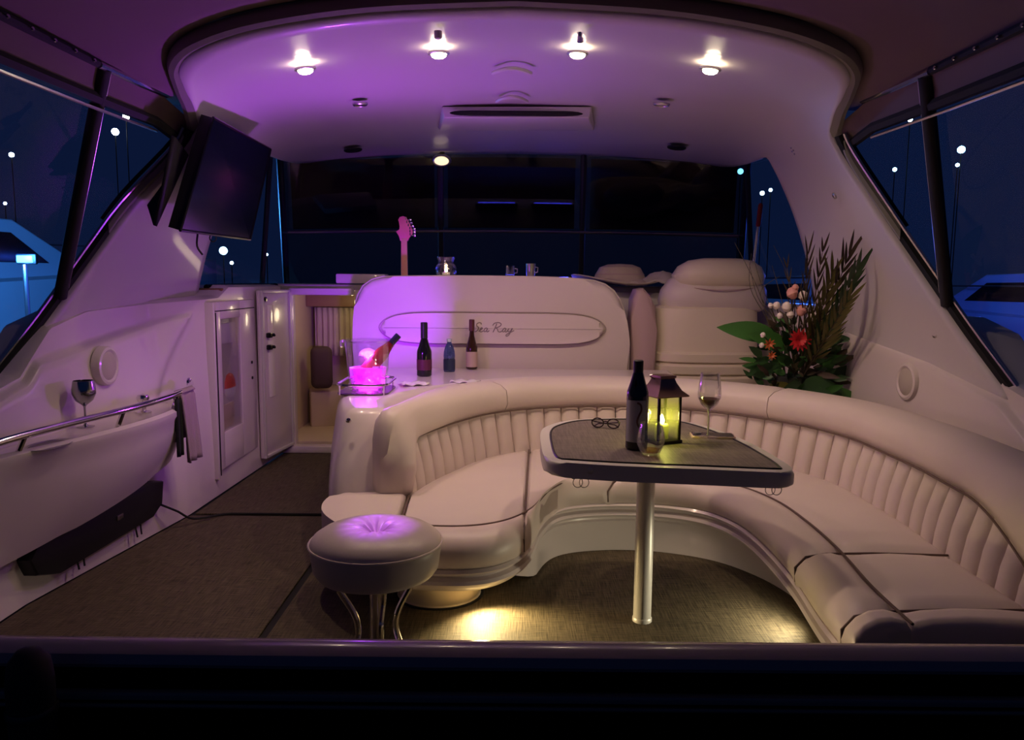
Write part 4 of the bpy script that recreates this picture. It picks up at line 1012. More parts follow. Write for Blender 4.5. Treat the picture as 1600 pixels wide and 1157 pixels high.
# lantern
p = at(1033, 690, z=TT)
ln = thing('lantern', 'metal-roofed glass lantern glowing yellow-green on the table', 'lantern', p, math.radians(24))
LB = mat('bronze_dark', (.035, .028, .022), .35, .7)
COP = mat('worn_copper', (.32, .20, .16), .28, .9)
hw, hh = .046, .165
bm = B(); box(bm, (0, 0, .006), (.112, .112, .012), .003); obj('base', bm, LB, ln)
for sx in (-1, 1):
    for sy in (-1, 1):
        bm = B(); box(bm, (sx * hw, sy * hw, .012 + hh / 2), (.009, .009, hh), .001); obj('corner_post', bm, LB, ln)
for k in range(4):
    bm = B(); box(bm, (0, -hw, .012 + hh / 2), (hw * 2 - .009, .002, hh)); xform(bm, Matrix.Rotation(k * PI / 2, 4, 'Z')); obj('glass_pane', bm, LANTG, ln)
bm = B(); P = []
for r_, z in ((.068, .174), (.070, .178), (.050, .196), (.036, .222), (.030, .238), (.034, .242), (.034, .250), (.0, .252)):
    P.append([Vector((sx * r_, sy * r_, z)) for sx, sy in ((-1, -1), (1, -1), (1, 1), (-1, 1), (-1, -1))])
grid(bm, P); bmesh.ops.remove_doubles(bm, verts=bm.verts[:], dist=1e-6); obj('roof', bm, COP, ln, angle=25)
bm = B(); tube(bm, [(-.036, 0, .235), (-.055, 0, .245), (-.065, -.01, .252), (-.06, -.02, .256)], .0022, 6); obj('bail_wire', bm, STEEL, ln)
bm = B(); lathe(bm, [(0, .012), (.026, .012), (.026, .062), (.022, .066), (0, .063)], 18); cnd = obj('candle', bm, mat('green_candle_wax', (.62, .66, .20), .5), ln)
bm = B(); lathe(bm, [(0, .064), (.008, .070), (.010, .080), (.005, .096), (0, .104)], 12); obj('flame', bm, mat('lantern_flame', (1, .9, .3), .5, emit=(1.0, .86, .22), estr=55), cnd)
lamp('lantern_glow', 'POINT', p + Vector((0, 0, .095)), 1.5, (.86, .84, .12), .012)
# stemless glass
p = at(1016, 711, z=TT)
sg_ = thing('stemless_glass', 'clear stemless wine glass before the lantern', 'glass', p)
bm = B(); lathe(bm, [(0, 0), (.024, 0), (.032, .006), (.046, .035), (.049, .058), (.043, .090), (.036, .112), (.034, .112), (.041, .09), (.047, .058), (.043, .035), (.028, .010), (0, .008)], 28, cap=False); obj('bowl', bm, THING, sg_)
bm = B(); lathe(bm, [(0, .009), (.026, .010), (.034, .020), (0, .0205)], 20); obj('wine_rest', bm, pane_mat('pink_wine', (.85, .55, .45), .05, .03), sg_)
# phone and wine glass
p = at(1113, 683, z=TT)
ph = thing('smartphone', 'pale-cased phone lying flat under the wine glass', 'phone', p, math.radians(-6))
bm = B(); prism(bm, rrect(.165, .085, .012), 0, .009, .003); obj('case', bm, mat('pink_case', (.52, .36, .33), .4), ph)
bm = B(); prism(bm, rrect(.155, .076, .010), .009, .0098); obj('screen', bm, BLACKG, ph)
bm = B(); prism(bm, rrect(.03, .03, .008, cx=-.055, cy=.015), .0098, .0125, .001); obj('camera_bump', bm, STEEL, ph)
p2 = at(1106, 684, z=TT + .0125)
wg = thing('wine_glass', 'tall stemmed glass with a little red wine, on the phone', 'glass', p2)
bm = B(); lathe(bm, [(0, 0), (.034, 0), (.034, .002), (.008, .006), (.0038, .014), (.0036, .040), (.0036, .095), (.008, .105), (.030, .125), (.042, .150), (.044, .168), (.040, .205), (.034, .245), (.033, .245), (.039, .205), (.0425, .168), (.0405, .150), (.028, .127), (.006, .109), (0, .108)], 28, cap=False); obj('bowl_and_stem', bm, THING, wg)
bm = B(); lathe(bm, [(0, .110), (.006, .111), (.027, .128), (.0385, .148), (0, .149)], 24); obj('red_wine', bm, WINE, wg)
bm = B(); lathe(bm, [(.0034, .008), (.0030, .03), (.0030, .09), (.006, .104), (0, .106)], 10); obj('stem_core', bm, mat('stem_glass', (.75, .72, .68), .1, spec=.8, trans=.6), wg)
# spectacles
p = at(946, 670, z=TT)
sp = thing('spectacles', 'folded dark-rimmed spectacles lying on the table', 'glasses', p, math.radians(-18))
for sx in (-1, 1):
    lp = [(sx * .032 + .024 * math.cos(a), 0, .022 + .019 * math.sin(a)) for a in [2 * PI * k / 16 for k in range(16)]]
    bm = B(); tube(bm, lp, .0028, 6, True); obj('rim', bm, mat('tortoise_frame', (.03, .015, .03), .25), sp)
    bm = B(); bm.faces.new([bm.verts.new(q) for q in lp]); obj('lens', bm, THING, sp)
    bm = B(); tube(bm, [(sx * .057, 0, .028), (sx * .058, .01, .027), (sx * .02, .018 + .004 * sx, .020), (-sx * .035, .020 + .004 * sx, .014), (-sx * .05, .02, .004)], .0025, 6); obj('temple_arm', bm, MATS['tortoise_frame'], sp)
bm = B(); tube(bm, [(-.010, 0, .027), (0, -.002, .030), (.010, 0, .027)], .0025, 6); obj('bridge', bm, MATS['tortoise_frame'], sp)

# ================================================================== STOOL
stl = thing('stool', 'round buttoned vinyl stool on curved chrome legs', 'stool', (-.425, 2.33, 0))
SR = .206
SVIN = mat('stool_vinyl', (.62, .54, .46), .38, bump=(22, .15, .004), var=(6, (.55, .47, .40), .6))
prof = [(0, .325), (.16, .325), (.192, .331), (.206, .350), (.210, .38), (.214, .405), (.216, .415), (.213, .425), (.204, .440), (.180, .458), (.145, .470), (.105, .476), (.07, .474), (.045, .466), (.028, .454), (.016, .445), (0, .440)]
prof = [(r_ * .955, .43 + (z - .417) * .85 if z > .41 else z) for r_, z in prof]
bm = B(); n = 64; rings = []
for r_, z in prof:
    if r_ < 1e-5: rings.append([bm.verts.new((0, 0, z))]); continue
    ring = []
    for i in range(n):
        a = 2 * PI * i / n
        w_ = .0045 * math.cos(a * 12) * math.exp(-((r_ - .05) / .04) ** 2) if z > .43 else 0
        ring.append(bm.verts.new((r_ * math.cos(a), r_ * math.sin(a), z + w_)))
    rings.append(ring)
for a, b in zip(rings, rings[1:]):
    for i in range(n):
        j = (i + 1) % n
        if len(a) == 1: bm.faces.new((a[0], b[i], b[j]))
        elif len(b) == 1: bm.faces.new((a[i], a[j], b[0]))
        else: bm.faces.new((a[i], a[j], b[j], b[i]))
seat_ = obj('seat', bm, SVIN, stl)
bm = B(); tube(bm, [((SR + .002) * math.cos(2 * PI * k / 48), (SR + .002) * math.sin(2 * PI * k / 48), .43) for k in range(48)], .004, 6, True); obj('piping', bm, SVIN, seat_)
bm = B(); lathe(bm, [(0, .457), (.010, .456), (.012, .452), (0, .446)], 14); obj('button', bm, SVIN, seat_)
for k in range(4):
    a = math.radians(20 + 90 * k)
    pts = crp([Vector((r_ * math.cos(a), r_ * math.sin(a), z)) for r_, z in ((.125, .33), (.115, .28), (.072, .20), (.060, .14), (.075, .08), (.10, .035), (.115, .016))], 5)
    bm = B(); tube(bm, pts, .010, 8); obj('leg', bm, CHROME, stl)
bm = B(); tube(bm, [(0, 0, .02), (0, 0, .33)], .022, 14); obj('centre_column', bm, CHROME, stl)
bm = B(); lathe(bm, [(0, 0), (.195, 0), (.198, .006), (.18, .013), (.05, .022), (0, .024)], 40); obj('base', bm, CHROME, stl)

# ================================================================== WET BAR on the left
wbx = thing('wet_bar', 'moulded white wet bar counter bulging from the left side', 'counter', (-1.7, 3.1, .3))
CTZ = .637
front = [Vector((x, y, 0)) for x, y in ((-1.86, 2.25), (-1.76, 2.55), (-1.675, 2.80), (-1.61, 3.05), (-1.575, 3.30), (-1.575, 3.50), (-1.60, 3.66), (-1.66, 3.76), (-1.72, 3.80))]
fr = cr(front, 50)
bm = B(); P = []
for i, q in enumerate(fr):
    u = i / 49
    bot = itp([(0, .20), (.45, .255), (.8, .33), (1, .40)], u)
    tuck = itp([(0, .0), (.4, .10), (.8, .10), (1, .02)], u)
    row = [Vector((-1.86, q.y, CTZ - .012)), Vector((q.x - .05, q.y, CTZ - .012)), Vector((q.x - .04, q.y, CTZ - .004)), Vector((q.x - .012, q.y, CTZ + .004)), Vector((q.x + .004, q.y, CTZ - .008)), Vector((q.x + .004, q.y, CTZ - .03)), Vector((q.x - .006, q.y, CTZ - .05))]
    for v in (.2, .4, .6, .8, 1):
        row.append(Vector((q.x - .006 - tuck * v ** 1.8, q.y, (CTZ - .05) * (1 - v) + bot * v)))
    row.append(Vector((-1.87, q.y, bot - .02)))
    P.append(row)
grid(bm, P); obj('counter_body', bm, GEL, wbx, True, angle=50)
# sink
sc_ = Vector((-1.72, 2.78, CTZ - .010))
bm = B(); lathe(bm, [(.085, .002), (.09, .005), (.085, .006), (.078, .002), (.07, -.0), (0, -.001)], 28, sc_, .75, 1.25, cap=False); obj('sink_ring', bm, STEEL, wbx, True)
bm = B(); lathe(bm, [(.076, .0025), (.05, .001), (0, .0005)], 28, sc_, .75, 1.25, cap=False); obj('sink_bowl', bm, BLACKG, wbx, True)
# tap knob
tp = at(230, 617, X=-1.70)
tp = Vector((-1.715, 3.50, CTZ - .01))
bm = B(); lathe(bm, [(.035, 0), (.035, .006), (.014, .012), (.012, .045), (.024, .055), (.028, .07), (.022, .085), (0, .09)], 18, tp); obj('tap_knob', bm, CHROME, wbx, True)
bm = B(); tube(bm, [tp + Vector((0, -.0, .02)), tp + Vector((.02, -.05, .018)), tp + Vector((.03, -.09, .012))], .008, 8); obj('tap_spout', bm, CHROME, wbx, True)
bm = B(); lathe(bm, [(0, 0), (.026, 0), (.028, .006), (.018, .010), (0, .010)], 16); xform(bm, Matrix.Translation(at(82, 790, X=-1.73)) @ Matrix.Rotation(PI / 2, 4, 'Y') ); obj('drain_cap', bm, STEEL, wbx, True)
# rail
gr = thing('grab_rail', 'polished chrome grab rail along the wet bar front', 'rail', (-1.62, 3.0, CTZ))
rp = cr([Vector(q) for q in ((-1.80, 2.38, CTZ + 0.028), (-1.74, 2.56, CTZ + 0.054), (-1.665, 2.80, CTZ + 0.068), (-1.605, 3.05, CTZ + 0.072), (-1.57, 3.30, CTZ + 0.074), (-1.572, 3.52, CTZ + 0.074), (-1.60, 3.72, CTZ + 0.072), (-1.66, 3.90, CTZ + 0.071), (-1.685, 3.96, CTZ + 0.071))], 60)
bm = B(); tube(bm, rp, .0135, 10); obj('bar', bm, CHROME, gr, True)
for k in (10, 27, 44):
    q = rp[k]; bm = B(); tube(bm, [q, Vector((q.x - .035, q.y + .0, CTZ - .012))], .010, 8); obj('standoff', bm, CHROME, gr, True)
bm = B(); lathe(bm, [(0, 0), (.026, 0), (.024, .008), (.014, .014), (0, .014)], 16); xform(bm, Matrix.Translation((-1.70, 3.97, CTZ + 0.071)) @ Matrix.Rotation(PI / 2, 4, 'Y')); obj('end_flange', bm, CHROME, gr, True)
# towel over the rail
twp = rp[47]; tw = thing('hand_towel', 'mauve-grey hand towel hanging over the chrome rail', 'towel', (twp.x, twp.y, .40))
TWM = mat('mauve_terry', (.34, .25, .27), .95, bump=(220, .6, .003))
def towel(sgn_, zlow, off):
    bm = B(); P = []
    for i in range(15):
        s = -.075 + .15 * i / 14; row = []
        for j in range(13):
            v = j / 12; z = (CTZ + .078) * (1 - v) + zlow * v
            a = .5; dx = .014 * sgn_ * (1 if v > .05 else .3) + .010 * math.sin(i * .9 + v * 2) * (.3 + v)
            row.append(Vector((twp.x + dx + off + .02 * v * sgn_, twp.y + s * (1 - .12 * v), z)))
        P.append(row)
    grid(bm, P); return bm
o = obj('outer_fall', towel(1, .37, .006), TWM, tw, True); o.modifiers.new('t', 'SOLIDIFY').thickness = .008
o = obj('inner_fall', towel(-1, .47, -.004), TWM, tw, True); o.modifiers.new('t', 'SOLIDIFY').thickness = .008
bm = B(); P = []
for i in range(15):
    s = -.075 + .15 * i / 14
    P.append([Vector((twp.x + .022 * math.cos(a) + .002, twp.y + s, CTZ + .071 + .016 * math.sin(a))) for a in [PI * k / 8 for k in range(9)]])
grid(bm, P); o = obj('fold', bm, TWM, tw, True); o.modifiers.new('t', 'SOLIDIFY').thickness = .006
bm = B(); P = []
for i in range(9):
    P.append([Vector((twp.x + .004 + .01 * math.sin(i), twp.y - .115 + .05 * i / 8, (CTZ + .05) * (1 - v) + .41 * v)) for v in [k / 8 for k in range(9)]])
grid(bm, P); o = tag(obj('dark_cloth', bm, mat('black_cloth', (.012, .012, .014), .9)), 'narrow black cloth hanging beside the mauve towel', 'cloth'); o.modifiers.new('t', 'SOLIDIFY').thickness = .006
# steel goblet
gp = at(134, 667, z=CTZ - .008)
go = thing('goblet', 'stainless steel wine goblet standing on the wet bar', 'goblet', gp)
bm = B(); lathe(bm, [(0, 0), (.034, 0), (.034, .002), (.010, .006), (.0045, .014), (.0045, .085), (.010, .092), (.034, .112), (.046, .140), (.046, .160), (.040, .195), (.038, .195), (.044, .160), (.044, .140), (.03, .114), (0, .10)], 28, cap=False); obj('cup_and_stem', bm, mat('dark_stainless', (.40, .40, .43), .14, 1.0), go)
# hull-side speakers
def speaker(px, py, X, label, sg):
    p = at(px, py, X=X)
    t = thing('round_speaker', label, 'speaker', p, group='round coaming speakers')
    M = Matrix.Rotation(-sg * PI / 2, 4, 'Y')
    sp_ = [(.105, -.03), (.105, .004), (.100, .014), (.088, .018), (.076, .012), (.072, .004)]
    bm = B(); lathe(bm, sp_, 40, cap=False); xform(bm, M @ Matrix.Scale(.85, 4)); obj('ring', bm, GEL, t)
    bm = B(); lathe(bm, [(.078, .010), (.06, .020), (.03, .026), (0, .028)], 32, cap=False); xform(bm, M @ Matrix.Scale(.85, 4)); obj('grille', bm, GRILLE, t)
    return t
speaker(167, 572, -1.83, 'round speaker on the left side above the wet bar', -1)
speaker(1418, 597, 1.85, 'round speaker on the right side above the sofa', 1)
p = at(1463, 517, X=1.86); t = thing('filler_cap', 'small round chrome fitting on the right side', 'fitting', p)
bm = B(); lathe(bm, [(.0, .0), (.032, 0), (.034, .006), (.026, .010), (.022, .006), (0, .006)], 18); xform(bm, Matrix.Rotation(-PI / 2, 4, 'Y')); obj('rim', bm, STEEL, t)
bm = B(); lathe(bm, [(0, .007), (.02, .007), (0, .009)], 14); xform(bm, Matrix.Rotation(-PI / 2, 4, 'Y')); obj('hole', bm, BLACK, t)
# black angular case under the bar
bc = thing('black_case', 'long black angular case with cable under the wet bar', 'case', (-1.75, 3.35, .08))
olc = [(2.76, .19), (2.82, .245), (3.55, .285), (3.66, .26), (3.64, .15), (3.56, .105), (2.92, .075), (2.80, .115)]
bm = B(); a_ = [bm.verts.new((-1.95, y, z)) for y, z in olc]; b_ = [bm.verts.new((itp([(2.8, -1.80), (3.7, -1.70)], y), y, z)) for y, z in olc]
bm.faces.new(a_); ff = bm.faces.new(b_)
for i in range(8): bm.faces.new((a_[i], a_[(i + 1) % 8], b_[(i + 1) % 8], b_[i]))
bmesh.ops.bevel(bm, geom=list(ff.edges), offset=.015, segments=2, profile=.5, affect='EDGES')
obj('case_body', bm, BLACK, bc, True, angle=30)
for y in (3.02, 3.42):
    for dy in (0, .05):
        x = itp([(2.8, -1.80), (3.7, -1.70)], y)
        bm = B(); tube(bm, [(x - .01, y + dy, .115), (x, y + dy * .8, .055)], .004, 6); obj('strap_end', bm, BLACK, bc, True)
bm = B(); box(bm, (itp([(2.8, -1.80), (3.7, -1.70)], 3.3) + .001, 3.3, .19), (.006, .05, .022), .002); obj('badge', bm, STEEL, bc, True)
cp_ = cr([Vector((-1.71, 3.62, .15)), Vector((-1.66, 3.68, .10)), Vector((-1.62, 3.78, .03)), Vector((-1.52, 3.93, .008)), Vector((-1.44, 3.945, .006)), Vector((-1.2, 3.95, .005)), Vector((-.95, 3.95, .005))], 50)
bm = B(); tube(bm, cp_, .006, 6); tag(obj('power_cable', bm, RUBBER), 'thin black cable running from the black case over the floor', 'cable')
# low ledge on the left by the photo edge
bm = B(); tube(bm, [(-1.83, 2.45, .215), (-1.83, 2.72, .225), (-1.835, 2.80, .235)], .012, 8); tag(obj('ledge_bead', bm, GEL), 'short white moulded bead low on the left side', 'trim')

# ================================================================== CEILING FITTINGS
deps = None
def ceil_pt(px, py):
    p = ceil_hit(px, py)
    return p
bpy.context.view_layer.update()
_dg = bpy.context.evaluated_depsgraph_get()
def ceil_ray(px, py):
    d = (at(px, py, Y=3.0) - CAMLOC).normalized()
    ok, loc, nor, idx = ceiling.ray_cast(CAMLOC, d)
    if not ok: loc = ceil_hit(px, py); nor = Vector((0, 0, -1))
    if nor.z > 0: nor = -nor
    return loc + nor * 0.025, nor
LAMPM = mat('downlight_lens', (1, .95, .8), .4, emit=(1.0, 0.84, 0.52), estr=45)
for px, py, lb in ((475, 98, 'leftmost of the four bright ceiling downlights'), (685, 73, 'second ceiling downlight from the left'), (903, 73, 'third ceiling downlight from the left'), (1112, 98, 'rightmost of the four bright ceiling downlights')):
    p, n_ = ceil_ray(px, py)
    t = thing('ceiling_light', lb, 'light', p, group='ceiling downlights')
    M = n_.to_track_quat('Z', 'Y').to_matrix().to_4x4()
    bm = B(); lathe(bm, [(.043, -.004), (.044, .003), (.038, .006), (.032, .005), (.030, .001)], 28, cap=False); xform(bm, M); obj('bezel', bm, STEEL, t)
    bm = B(); lathe(bm, [(.031, .002), (.029, .012), (.02, .018), (0, .020)], 20); xform(bm, M); obj('lens', bm, LAMPM, t)
    lamp('downlight_beam', 'SPOT', p + n_ * .035, 17, (1.0, 0.71, 0.50), .03, 142, .8, p + n_ + Vector((0.06, .22, 0)))
for px, py, r_, m2, lb in ((562, 155, .032, BLACK, 'small oval ceiling speaker left of the vent, upper'), (1035, 155, .034, STEEL, 'small ringed ceiling fitting right of the vent, upper'), (551, 229, .052, BLACK, 'dark round ceiling grille by the windshield, left'), (1058, 225, .052, BLACK, 'dark round ceiling grille by the windshield, right')):
    p, n_ = ceil_ray(px, py)
    t = thing('ceiling_fitting', lb, 'fitting', p, group='round ceiling fittings')
    M = n_.to_track_quat('Z', 'Y').to_matrix().to_4x4()
    bm = B(); lathe(bm, [(r_ * 1.25, -.004), (r_ * 1.25, .004), (r_ * 1.1, .009), (r_, .006), (r_ * .98, .002)], 24, cap=False); xform(bm, M); obj('bezel', bm, STEEL if r_ < .04 else BLACK, t)
    bm = B(); lathe(bm, [(r_, .002), (r_ * .5, .005), (0, .005)], 20); xform(bm, M); obj('grille', bm, m2 if m2 is BLACK else GRILLE, t)
# vent housing with slot
vh = thing('ceiling_vent', 'raised ceiling vent housing with a long dark slot', 'vent', ceil_ray(810, 178)[0])
c0 = [ceil_ray(px, py)[0] for px, py in ((690, 165), (925, 165), (930, 197), (684, 197))]
bm = B()
lo_ = [bm.verts.new(c + Vector((0, 0, .02))) for c in c0]
cc = sum(c0, Vector()) / 4
hi_ = [bm.verts.new(cc + (c - cc) * (.97 if k < 2 else .98) + Vector((0, 0, -.042 if k < 2 else -.006))) for k, c in enumerate(c0)]
bm.faces.new(hi_); bm.faces.new(lo_)
for i in range(4): bm.faces.new((lo_[i], lo_[(i + 1) % 4], hi_[(i + 1) % 4], hi_[i]))
bmesh.ops.bevel(bm, geom=[e for e in bm.edges], offset=.008, segments=3, profile=.5, affect='EDGES')
obj('housing', bm, CEIL, vh, True)
mid = (c0[0] + c0[1]) / 2 + Vector((0, -.004, -.020)); hwv = (c0[1].x - c0[0].x) / 2 * .89
bm = B(); prism(bm, lens(-hwv, hwv, 0, .014, 16, 9.0), -.010, .010, .002, 2); xform(bm, Matrix.Translation(mid) @ Matrix.Rotation(PI / 2, 4, 'X')); slot = obj('slot', bm, BLACKG, vh, True)
for z_ in (-.005, .003):
    bm = B(); box(bm, (mid.x, mid.y - .010, mid.z + z_), (hwv * 1.9, .004, .0025)); obj('louvre', bm, BLACK, slot, True)
# hatch grip mouldings
for py, wv, lb in ((100, 60, 'curved moulded grip on the ceiling, nearer the downlights'), (146, 48, 'curved moulded grip on the ceiling, just above the vent')):
    pts = []
    for i in range(11):
        u = -1 + i / 5; q, n_ = ceil_ray(800 + u * wv / 2, py - 8 * (1 - u * u) + 4)
        pts.append(q + n_ * .004)
    bm = B(); tube(bm, pts, .009, 8); tag(obj('ceiling_grip', bm, CEIL), lb, 'grip')
q, n_ = ceil_ray(907, 44)
t = thing('reading_spot', 'small chrome spot fitting on the hardtop edge above the third downlight', 'light', q)
bm = B(); tube(bm, [(0, 0, .01), (0, 0, -.008), (0, -.012, -.018)], .010, 10, taper=[1, .8, 1.1]); obj('stem', bm, CHROME, t)
bm = B(); lathe(bm, [(.012, -.012), (.012, .0), (0, .0)], 12, (0, -.014, -.016)); obj('head', bm, CHROME, t)
# purple accent beam onto the stool from the hardtop edge
q, n_ = ceil_ray(684, 42)
t = thing('accent_spot', 'small purple accent lamp at the hardtop edge over the stool', 'light', q)
bm = B(); lathe(bm, [(.015, .01), (.015, -.010), (.012, -.016), (.009, -.016)], 14); obj('housing', bm, GEL, t)
bm = B(); lathe(bm, [(.009, -.0158), (0, -.015)], 12, cap=False); obj('lens', bm, mat('purple_led', (.5, .1, .9), .4, emit=(.5, .08, 1), estr=6), t)
lamp('accent_beam', 'SPOT', q + Vector((0, 0, -.05)), 150, (0.42, 0.05, 1.0), .01, 9.5, .9, (-.42, 2.33, .46))
p, n_ = ceil_ray(1247, 231)
for k in range(1):
    t = thing('anchor_plate', 'small bright square fitting on the right arch leg', 'fitting', p)
    M = n_.to_track_quat('Z', 'Y').to_matrix().to_4x4()
    for a in range(4):
        bm = B(); box(bm, (.018 * math.cos(a * PI / 2), .018 * math.sin(a * PI / 2), .004), (.01, .01, .006), .002); xform(bm, M); obj('stud', bm, CHROME, t)
p, n_ = ceil_ray(1312, 302); M = n_.to_track_quat('Z', 'Y').to_matrix().to_4x4()
t = thing('arch_button', 'small round button on the right arch leg', 'fitting', p)
bm = B(); lathe(bm, [(.016, -.003), (.016, .004), (.010, .008), (0, .006)], 14); xform(bm, M); obj('bezel', bm, STEEL, t)
bm = B(); lathe(bm, [(.008, .0078), (0, .010)], 10); xform(bm, M); obj('push', bm, BLACK, t)

# ================================================================== TELEVISION
tv = thing('television', 'flat dark television hung tilted under the hardtop, left side', 'television', (-1.36, 3.68, 1.47))
a, b = Vector((-1.29, 3.36, 1.935)), Vector((-1.31, 4.20, 1.945))
c, d = Vector((-1.435, 4.20, 1.465)), Vector((-1.425, 3.30, 1.455))
nn = (b - a).cross(d - a).normalized()
if nn.x < 0: nn = -nn
def quad_slab(q, t0, t1):
    bm = B(); lo = [bm.verts.new(p_ + nn * t0) for p_ in q]; hi = [bm.verts.new(p_ + nn * t1) for p_ in q]
    bm.faces.new(lo); bm.faces.new(hi)
    for i in range(4): bm.faces.new((lo[i], lo[(i + 1) % 4], hi[(i + 1) % 4], hi[i]))
    return bm
obj('back_case', quad_slab([a, b, c, d], -.05, 0), BLACK, tv, True, smooth=False)
cen = (a + b + c + d) / 4
obj('screen', quad_slab([cen + (q - cen) * f_ for q, f_ in ((a, .975), (b, .975), (c, .965), (d, .965))], 0, .003), SCREEN, tv, True, smooth=False)
for q0, q1 in ((a, b), (b, c), (c, d), (d, a)):
    bm = B(); tube(bm, [q0 + nn * .002, q1 + nn * .002], .007, 6); obj('bezel', bm, BLACKG, tv, True)
bm = B(); tube(bm, [cen - nn * .04, cen + Vector((-.08, 0, .15)), Vector((-1.50, 3.68, 2.0))], .03, 8); obj('bracket', bm, BLACK, tv, True)
bm = B(); tube(bm, crp([Vector((-1.45, 3.55, 1.46)), Vector((-1.46, 3.56, 1.40)), Vector((-1.44, 3.57, 1.36))], 4), .005, 6); obj('cable', bm, RUBBER, tv, True)
bm = B(); tube(bm, [(-1.44 + .016 * math.cos(t_), 3.70, 1.445 + .018 * math.sin(t_)) for t_ in [2 * PI * k / 12 for k in range(12)]], .003, 5, True); obj('cable_loop', bm, RUBBER, tv, True)
# folded canvas flap behind the television
bm = B(); q = [Vector((-1.455, 3.46, 1.80)), Vector((-1.42, 3.25, 1.84)), Vector((-1.50, 3.22, 1.47)), Vector((-1.56, 3.30, 1.56))]
bm.faces.new([bm.verts.new(p_) for p_ in q]); o = tag(obj('canvas_flap', bm, CANVD), 'dark canvas flap folded beside the television edge', 'canvas'); o.modifiers.new('t', 'SOLIDIFY').thickness = .015

# ================================================================== SHAPES ADDED FOR REFLECTIONS IN THE LOCKER DOOR
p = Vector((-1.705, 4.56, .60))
o = thing('round_reflection', 'red and white dome added for a reflection in the locker door', 'badge', p)  # no real badge, the dome stands in for a reflection
bm = B(); lathe(bm, [(.0, -.09), (.05, -.076), (.08, -.04), (.09, .0)], 24, (0, 0, 0), .22, 1, cap=False); obj('white_half', bm, mat('reflection_white', (.85, .83, .76), .3), o)
bm = B(); lathe(bm, [(.09, 0), (.08, .04), (.05, .076), (0, .09)], 24, (0, 0, 0), .22, 1, cap=False); obj('red_half', bm, mat('reflection_red', (.70, .04, .05), .3), o)
bm = B(); box(bm, (-1.70, 4.525, .93), (.012, .26, .12), .003); tag(obj('white_reflection', bm, WHITEP), 'white plate added for a reflection high in the locker door', 'reflection')
bm = B(); box(bm, (-1.70, 4.50, .44), (.012, .20, .14), .003); tag(obj('cream_reflection', bm, mat('cream_reflection', (.7, .55, .4), .5)), 'cream plate added for a reflection low in the locker door', 'reflection')

# ================================================================== FLOWER ARRANGEMENT
fc = Vector((1.57, 4.20, .60))
bm = B(); box(bm, (1.50, 4.49, .57), (.60, .66, .06), .01); tag(obj('aft_ledge', bm, GEL), 'pale ledge behind the sofa corner under the flowers', 'ledge')
fa = thing('flower_arrangement', 'tall tropical arrangement of palm fronds, white buds and red flower', 'flowers', fc)
bm = B(); lathe(bm, [(0, 0), (.07, 0), (.085, .05), (.095, .14), (.09, .145), (.08, .14), (0, .12)], 20); obj('vase', bm, mat('dark_vase', (.02, .025, .02), .4), fa)
G1 = mat('leaf_deep_green', (.025, .07, .022), .45); G2 = mat('leaf_green', (.05, .16, .035), .4); G3 = mat('leaf_olive', (.12, .11, .025), .5)
G4 = mat('leaf_brown', (.055, .035, .022), .6); STEMM = mat('stem_brown', (.07, .055, .03), .7)
rnd = random.Random(3)
def blade(p0, p1, wd, m, name='leaf', droop=.1, fold=.25, n=7, up=None):
    bm = B(); p0, p1 = Vector(p0), Vector(p1); d_ = p1 - p0; L_ = d_.length; t = d_.normalized()
    s_ = t.cross(Vector((0, -1, .15)) if up is None else up); s_.normalize(); u_ = s_.cross(t)
    P = []
    for i in range(n + 1):
        v = i / n; w2 = wd * (math.sin(PI * (v ** .75)) ** .8 if 0 < v < 1 else .02)
        q = p0 + d_ * v + Vector((0, 0, -droop * L_ * v * v)) 
        P.append([q - s_ * w2 + u_ * w2 * fold, q, q + s_ * w2 + u_ * w2 * fold])
    grid(bm, P)
    return obj(name, bm, m, fa, True)
def V3(dx, dy, dz): return fc + Vector((dx, dy, dz))
# palm fans on the right: a rib with many narrow leaflets
def frond(base, tip, n, ll, m, spread=.55, wd=.008):
    base, tip = Vector(base), Vector(tip); d_ = tip - base; side = d_.normalized().cross(Vector((0, -1, 0))).normalized()
    bm = B(); tube(bm, [base, base.lerp(tip, .5), tip], .005, 6, taper=[1, .8, .3]); r_ = obj('stem', bm, STEMM, fa, True)
    for k in range(n):
        u = .25 + .75 * k / (n - 1); q = base.lerp(tip, u)
        for sd in (-1, 1):
            dr = (d_.normalized() + side * sd * spread * (1.1 - .6 * u) + Vector((rnd.uniform(-.08, .08), rnd.uniform(-.25, .15), rnd.uniform(-.05, .05)))).normalized()
            blade(q, q + dr * ll * rnd.uniform(.75, 1.1) * (1.1 - .35 * u), wd, m, 'frond_leaf', droop=-.03)
def px_frond(px, py, Y, *a, base=(.03, -.02, .12)): frond(V3(*base), at(px, py, Y=Y), *a)
px_frond(1326, 400, 3.72, 13, .22, G4, .5, .008)
px_frond(1300, 430, 3.78, 12, .20, G3, .5, .009)
px_frond(1338, 425, 3.68, 12, .20, G1, .5, .010)
px_frond(1262, 400, 3.95, 9, .17, G4, .35, .005)
px_frond(1325, 470, 3.74, 10, .17, G3, .55, .009)
px_frond(1285, 395, 3.88, 9, .16, G4, .4, .006)
px_frond(1230, 420, 4.1, 7, .12, G4, .5, .004)
